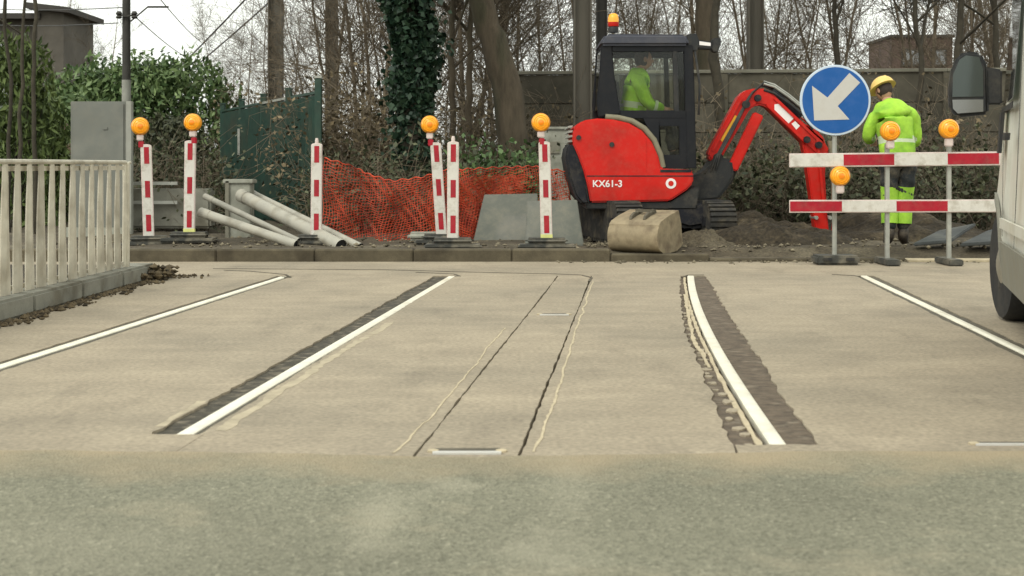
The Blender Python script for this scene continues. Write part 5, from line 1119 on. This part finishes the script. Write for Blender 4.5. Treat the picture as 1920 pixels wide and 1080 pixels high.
# ------------------------------------------------------------------ trees
def grow(rs, h, r0, spread=.5, nb=14, lev=2, lean=(0, 0), start=.25, upw=.55, wig=.05):
    """bare tree as tapered tube segments: (trunk, branches)"""
    trunk = []; br = []
    k = 10; p = np.zeros(3); pts = [p]; d = np.array([lean[0], lean[1], 1.0])
    for i in range(k):
        d = d + np.r_[rs.normal(0, wig, 2), 0]; d /= np.linalg.norm(d); p = p + d * h / k; pts.append(p)
    rad = lambda u: r0 * (1 - u) ** .8 + .006
    for i in range(k): trunk.append([*pts[i], *pts[i + 1], rad(i / k), rad((i + 1) / k)])
    def branch(p, d, L, r, lv):
        n = 4 if lv > 0 else 3; q = p
        for i in range(n):
            d = d + rs.normal(0, .16, 3) + np.array([0, 0, .10 * upw]); d = d / np.linalg.norm(d); q2 = q + d * L / n; br.append([*q, *q2, max(.0035, r * (1 - i / n)), max(.0030, r * (1 - (i + 1) / n))])
            if lv > 0:
                for _ in range(2 if lv > 1 else 2):
                    dd = d + rs.normal(0, .62, 3); dd /= np.linalg.norm(dd); branch(q + (q2 - q) * rs.uniform(.2, 1), dd, L * rs.uniform(.35, .6), r * .45, lv - 1)
            q = q2
    for b in range(nb):
        u = rs.uniform(start, .98); i = min(int(u * k), k - 1); p = pts[i] + (pts[i + 1] - pts[i]) * (u * k - i)
        a = rs.uniform(0, 2 * math.pi); dd = np.array([math.cos(a) * spread * 1.6, math.sin(a) * spread * 1.6, upw + .25]); dd /= np.linalg.norm(dd)
        branch(p, dd, h * (.34 - .18 * u) * rs.uniform(.7, 1.3), rad(u) * .5, lev)
    return trunk, br
VAR = []
for k in range(9):
    rs = np.random.default_rng(100 + k); t_, b_ = grow(rs, 7.5 + (k % 3), .022 + .008 * (k % 4), .45 + .08 * (k % 3), 15, 2, start=.12, wig=.05)
    VAR.append((tubes_mesh('sapling_trunk', t_, 6), tubes_mesh('sapling_twigs', b_, 3)))
for a_, b_ in VAR: a_.materials.append(M['bark_grey']); b_.materials.append(M['bark_grey'])
def sapling(px, D, v, sc, label, group, rz=None):
    b = at_ground(px, D); rt = empty('bare_sapling', b, label, 'tree', group); rt.rotation_euler.z = random.uniform(0, 6.28) if rz is None else rz; rt.scale = (sc, sc, sc)
    link('trunk', VAR[v][0], None, rt); link('crown', VAR[v][1], None, rt); return rt
rs = random.Random(11)
for i in range(26):
    sapling(620 + (1075 - 620) * (i + rs.uniform(0, 1)) / 26, rs.uniform(23.5, 33), rs.randrange(9), rs.uniform(.75, 1.15), 'slender bare sapling in the leafless thicket between the green fence and the excavator', 'bare saplings behind the net')
for i in range(30):
    px = 1290 + (1960 - 1290) * (i + rs.uniform(0, 1)) / 30
    if 1600 < px < 1690 and rs.random() < .6: continue
    sapling(px, rs.uniform(25, 38), rs.randrange(9), rs.uniform(.8, 1.2), 'slender bare sapling beyond the concrete panel wall', 'bare saplings beyond the wall')
for i in range(9): sapling(1130 + i * 19 + rs.uniform(-8, 8), rs.uniform(28, 40), rs.randrange(9), rs.uniform(.7, 1.0), 'slender bare sapling seen above and through the excavator cab', 'bare saplings behind the cab')
for i in range(7): sapling(420 + i * 30 + rs.uniform(-8, 8), rs.uniform(30, 42), rs.randrange(9), rs.uniform(.45, .75), 'slender bare sapling beyond the green fence', 'bare saplings beyond the fence')
for i in range(3): sapling(125 + i * 34 + rs.uniform(-6, 6), rs.uniform(40, 48), rs.randrange(9), rs.uniform(.6, .8), 'faint bare sapling between the dark house and the utility pole', 'bare saplings by the house')
def big_tree(pts, rads, D, label, m, seed, nb=10, name='tree', crown=True):
    """trunk follows photo points at depth D; limbs leave it high up"""
    P3 = [np.array(P(x, y, D)) for x, y in pts]; b = Vector(P3[0]); b.z = VZ - .05; rt = empty(name, b, label, 'tree'); rs = np.random.default_rng(seed)
    P3[0] = np.array(b); mb = MB(); Q = []; RR = []
    for i in range(len(P3) - 1):
        for k in range(5):
            u = k / 5; Q.append(Vector(P3[i] * (1 - u) + P3[i + 1] * u + np.r_[rs.normal(0, .012, 2), 0])); RR.append((rads[i] * (1 - u) + rads[i + 1] * u) * (1 + rs.normal(0, .03)))
    Q.append(Vector(P3[-1])); RR.append(rads[-1]); RR[0] *= 1.35; RR[1] *= 1.1
    mb.tube(Q, RR, 14).build('trunk', M[m], rt, smooth=True)
    if crown:
        S = []
        for _ in range(nb):
            i = rs.integers(len(Q) // 2, len(Q)); t_, b_ = grow(rs, rs.uniform(2, 3.6), RR[i] * .4, .5, 9, 2, lean=(rs.normal(0, .8), rs.normal(0, .8)), start=.2)
            for s in t_ + b_: S.append([s[0] + Q[i].x - b.x, s[1] + Q[i].y - b.y, s[2] + Q[i].z - b.z, s[3] + Q[i].x - b.x, s[4] + Q[i].y - b.y, s[5] + Q[i].z - b.z, s[6], s[7]])
        link('crown', tubes_mesh('crown', S, 4), M[m], rt)
    return rt, Q, RR, b
big_tree([(972, 300), (955, 190), (930, 90), (902, 0), (872, -90), (850, -180)], [.24, .22, .19, .17, .14, .09], 20.2, 'thick bare tree trunk leaning left behind the net', 'bark', 3, 9, 'leaning_tree')
big_tree([(1336, 300), (1330, 150), (1322, 50), (1318, -60), (1312, -180)], [.20, .185, .17, .15, .10], 24.5, 'brown tree trunk behind the front of the excavator cab', 'bark', 4, 7, 'bare_tree')
big_tree([(1358, 330), (1352, 200), (1338, 110), (1345, 0), (1350, -120)], [.09, .08, .07, .055, .03], 21.0, 'slim crooked bare tree between the cab and the boom', 'bark_dark', 5, 6, 'bare_tree')
big_tree([(1795, 330), (1792, 180), (1800, 60), (1806, -100)], [.07, .06, .05, .03], 21.2, 'slim dark bare tree against the wall left of the van mirror', 'bark_dark', 6, 6, 'bare_tree')
big_tree([(1870, 330), (1868, 120), (1866, 0), (1866, -150)], [.06, .055, .05, .03], 24.5, 'thin dark bare tree rising behind the van mirror', 'bark_dark', 7, 6, 'bare_tree')
big_tree([(1724, 330), (1722, 200), (1728, 140), (1716, 20), (1722, -120)], [.05, .045, .04, .035, .02], 21.2, 'thin bare tree before the wall right of the worker', 'bark_dark', 8, 6, 'bare_tree')
big_tree([(1568, 330), (1570, 110), (1564, 0), (1560, -120)], [.05, .045, .04, .02], 25.5, 'thin bare tree rising behind the blue sign', 'bark_dark', 9, 6, 'bare_tree')
big_tree([(66, 300), (64, 150), (67, 0), (66, -120)], [.03, .028, .025, .015], 18.5, 'dark thin straight stem right of the left edge stems', 'bark_dark', 10, 3, 'bare_tree')
big_tree([(14, 300), (20, 150), (8, 0), (4, -120)], [.028, .024, .02, .012], 18.8, 'dark thin stem nearest the left edge of the picture', 'bark_dark', 11, 3, 'bare_tree')
big_tree([(34, 300), (40, 160), (46, 0), (48, -120)], [.03, .025, .02, .012], 19.6, 'dark thin stem second from the left edge', 'bark_dark', 12, 3, 'bare_tree')
big_tree([(885, 320), (878, 200), (880, 90), (886, -60)], [.06, .05, .045, .03], 21.0, 'thin upright bare tree between the ivy tree and the leaning tree', 'bark', 13, 5, 'bare_tree')
big_tree([(842, 330), (850, 200), (846, 80), (852, -80)], [.05, .045, .04, .03], 20.5, 'thin bare tree standing close right of the ivy tree', 'bark', 14, 5, 'bare_tree')
# ivy tree
rt, Q, RR, b = big_tree([(776, 335), (778, 200), (772, 100), (762, 0), (755, -120), (750, -220)], [.20, .18, .17, .16, .14, .10], 19.0, 'tree trunk wrapped in dark green ivy behind the leaning board', 'bark_dark', 21, 6, 'ivy_tree')
Cs = []
for i in range(9500):
    u = RNG.uniform(0, len(Q) - 1.001); k = int(u); p = np.array(Q[k].lerp(Q[k + 1], u - k)); a = RNG.uniform(0, 6.283); zz = (p[2] - VZ)
    rr_ = .17 + .10 * abs(RNG.normal()) * (.8 + .5 * math.sin(zz * 3.1 + a)) + max(0, zz - 1.8) * .045 * abs(RNG.normal())
    Cs.append(p + np.array((math.cos(a) * rr_, math.sin(a) * rr_, RNG.normal(0, .05))) - np.array(b))
link('ivy', quads_mesh('ivy', leaf_quads(np.array(Cs), .045, -.4, .8)), M['ivy'], rt)
# evergreen hedge bushes left
def bush(px, D, rx, ry, top_py, label, m, n, leaf=.06, up=.9, name='evergreen_bush', group=None, cat='bush', asp=.42):
    b = at_ground(px, D); hh = P(0, top_py, D).z - b.z; rt = empty(name, b, label, cat, group); C_ = []
    ph = RNG.uniform(0, 6, 6)
    for i in range(n):
        a = RNG.uniform(0, 6.283); z = RNG.uniform(0, 1) ** .8; rad = (RNG.uniform(.35, 1) ** .5) * (1 - .45 * z ** 2) * (1 + .16 * math.sin(3 * a + ph[0] + z * 5) + .12 * math.sin(7 * a + ph[1] - z * 9))
        C_.append((math.cos(a) * rx * rad, math.sin(a) * ry * rad, hh * z * (1 + .10 * math.sin(5 * a + ph[2]))))
    # upright leading shoots
    for i in range(n // 60):
        a = RNG.uniform(0, 6.283); r0 = RNG.uniform(0, .85); top_ = RNG.uniform(.03, .24) * min(1, hh / 2.5); lx = RNG.normal(0, .05)
        for k in range(12): C_.append((math.cos(a) * rx * r0 * .9 + RNG.normal(0, .035) + lx * k / 12, math.sin(a) * ry * r0 * .9 + RNG.normal(0, .035), hh * (.88 - .3 * r0 ** 3 + (.12 + top_) * k / 12)))
    link('foliage', quads_mesh('foliage', leaf_quads(np.array(C_), leaf, up, asp)), M[m], rt)
    S = []
    for i in range(14):
        a = RNG.uniform(0, 6.283); q = np.array((math.cos(a) * rx * .12, math.sin(a) * ry * .12, -.05)); e = np.array((math.cos(a) * rx * .6, math.sin(a) * ry * .6, hh * RNG.uniform(.5, .9))); mid = (q + e) / 2 + np.array((0, 0, .1))
        S += [[*q, *mid, .022, .015], [*mid, *e, .015, .005]]
    link('stems', tubes_mesh('stems', S, 5), M['bark_dark'], rt)
    return rt
bush(96, 26, 1.5, 1.0, 182, 'green evergreen bush behind the hut chimney', 'hedge', 4200, .07)
bush(185, 27, 1.2, 1.0, 148, 'green evergreen bush directly above the grey cabinet', 'hedge', 4200, .07)
bush(262, 27, 1.2, 1.0, 140, 'tall dark evergreen bush right of the utility pole', 'hedge', 4800, .07)
bush(345, 27.5, 1.3, 1.0, 138, 'green evergreen bush above the lamp with the yellow footed board', 'hedge', 4500, .07)
bush(300, 22.5, 1.0, .6, 232, 'dark low evergreen shrub between the two left beacon lamps', 'bramble', 3200, .05)
bush(20, 20.5, .75, .6, 105, 'loose light green shrub behind the dark stems at the left edge', 'reed', 3600, .07, 1.5, 'green_shrub', asp=.3)
bush(62, 21.5, .7, .6, 200, 'lower loose green shrub beside the dark stem', 'reed', 3000, .065, 1.3, 'green_shrub', asp=.3)
# ------------------------------------------------------------------ thickets
def thicket(name, px0, px1, D0, D1, top0, top1, n_twig, n_leaf, label, lm, leaf=.035, tw=.0055):
    S = []; Cc = []
    for i in range(n_twig):
        px = RNG.uniform(px0, px1); D = RNG.uniform(D0, D1); x, y = PX(px, D), D; u = (px - px0) / (px1 - px0); hmax = P(0, top0 + (top1 - top0) * u, D).z - VZ
        q = np.array((x, y, VZ - .03)); L = hmax * RNG.uniform(.35, 1.08); d = np.r_[RNG.normal(0, .28, 2), 1]; r_ = tw * RNG.uniform(.7, 2.2)
        for k in range(5):
            d = d + np.r_[RNG.normal(0, .22, 2), 0]; d /= np.linalg.norm(d); q2 = q + d * L / 5; S.append([*q, *q2, r_ * (1 - k / 6), r_ * (1 - (k + 1) / 6)])
            for _ in range(2):
                e = q2 + RNG.normal(0, .20, 3) + np.array((0, 0, .08)); S.append([*q2, *e, r_ * .5, .0025])
                if n_leaf and RNG.random() < n_leaf: 
                    for _ in range(3): Cc.append(e + RNG.normal(0, .07, 3))
            q = q2
    o = tag(link(name, tubes_mesh(name, S, 3), M['bark_grey']), label, 'thicket', kind='stuff')
    if Cc: link('dead_leaves', quads_mesh('dead_leaves', leaf_quads(np.array(Cc), leaf, 0, .6)), M[lm], o)['kind'] = 'stuff'
thicket('dead_thicket', 600, 760, 19.6, 22.5, 165, 165, 420, .85, 'brown leafless thicket with dead leaves right of the green fence', 'dead')
thicket('dead_thicket', 790, 1075, 21.4, 22.3, 150, 165, 380, .35, 'grey brown brushwood behind the leaning tree', 'dead')
thicket('dead_thicket', 380, 600, 26.5, 29, 165, 140, 300, .5, 'pale leafless brush above the green fence', 'dead')
thicket('bramble_thicket', 1300, 1880, 18.4, 20.8, 300, 260, 520, .9, 'dark bramble undergrowth at the foot of the wall', 'bramble', .04)
thicket('bramble_thicket', 600, 1000, 18.0, 19.4, 300, 300, 340, .95, 'low dark undergrowth behind the orange net', 'bramble', .035)
thicket('bramble_thicket', 250, 395, 18.4, 21, 250, 280, 150, .9, 'brown bramble tangle before the green fence', 'bramble', .035)
C_ = [(PX(random.uniform(840, 1010), 18.6), random.uniform(17.9, 19.3), VZ + abs(random.gauss(.62, .22))) for i in range(2600)]
C_ = [(x, y, z * (1 if y > 18 else .8)) for x, y, z in C_]
tag(link('ground_ivy', quads_mesh('ground_ivy', leaf_quads(np.array(C_), .04, .2, .7)), M['gcover']), 'bright green ground ivy above the net at the foot of the leaning tree', 'ivy', kind='stuff')
thicket('dead_thicket', 1300, 1890, 20.3, 21.3, 150, 150, 260, .3, 'thin brown leafless brush standing in front of the panel wall', 'dead')
# far wood line that closes the view between the trunks
def woodline():
    S = []
    for i in range(260):
        x = RNG.uniform(-45, 60); y = RNG.uniform(62, 95); h_ = RNG.uniform(3.5, 7.0) * (.6 if -26 < x < -12 else 1); q = np.array((x, y, 0.)); d = np.array((0, 0, 1.)); r_ = RNG.uniform(.03, .08)
        for k in range(4):
            d = d + np.r_[RNG.normal(0, .1, 2), 0]; q2 = q + d * h_ / 4; S.append([*q, *q2, r_ * (1 - k / 5), r_ * (1 - (k + 1) / 5)])
            for _ in range(3): S.append([*q2, *(q2 + RNG.normal(0, .7, 3) + np.array((0, 0, .6))), .02, .006])
            q = q2
    tag(link('far_wood', tubes_mesh('far_wood', S, 3), M['bark_grey']), 'far leafless wood along the skyline', 'wood', kind='stuff')
woodline()
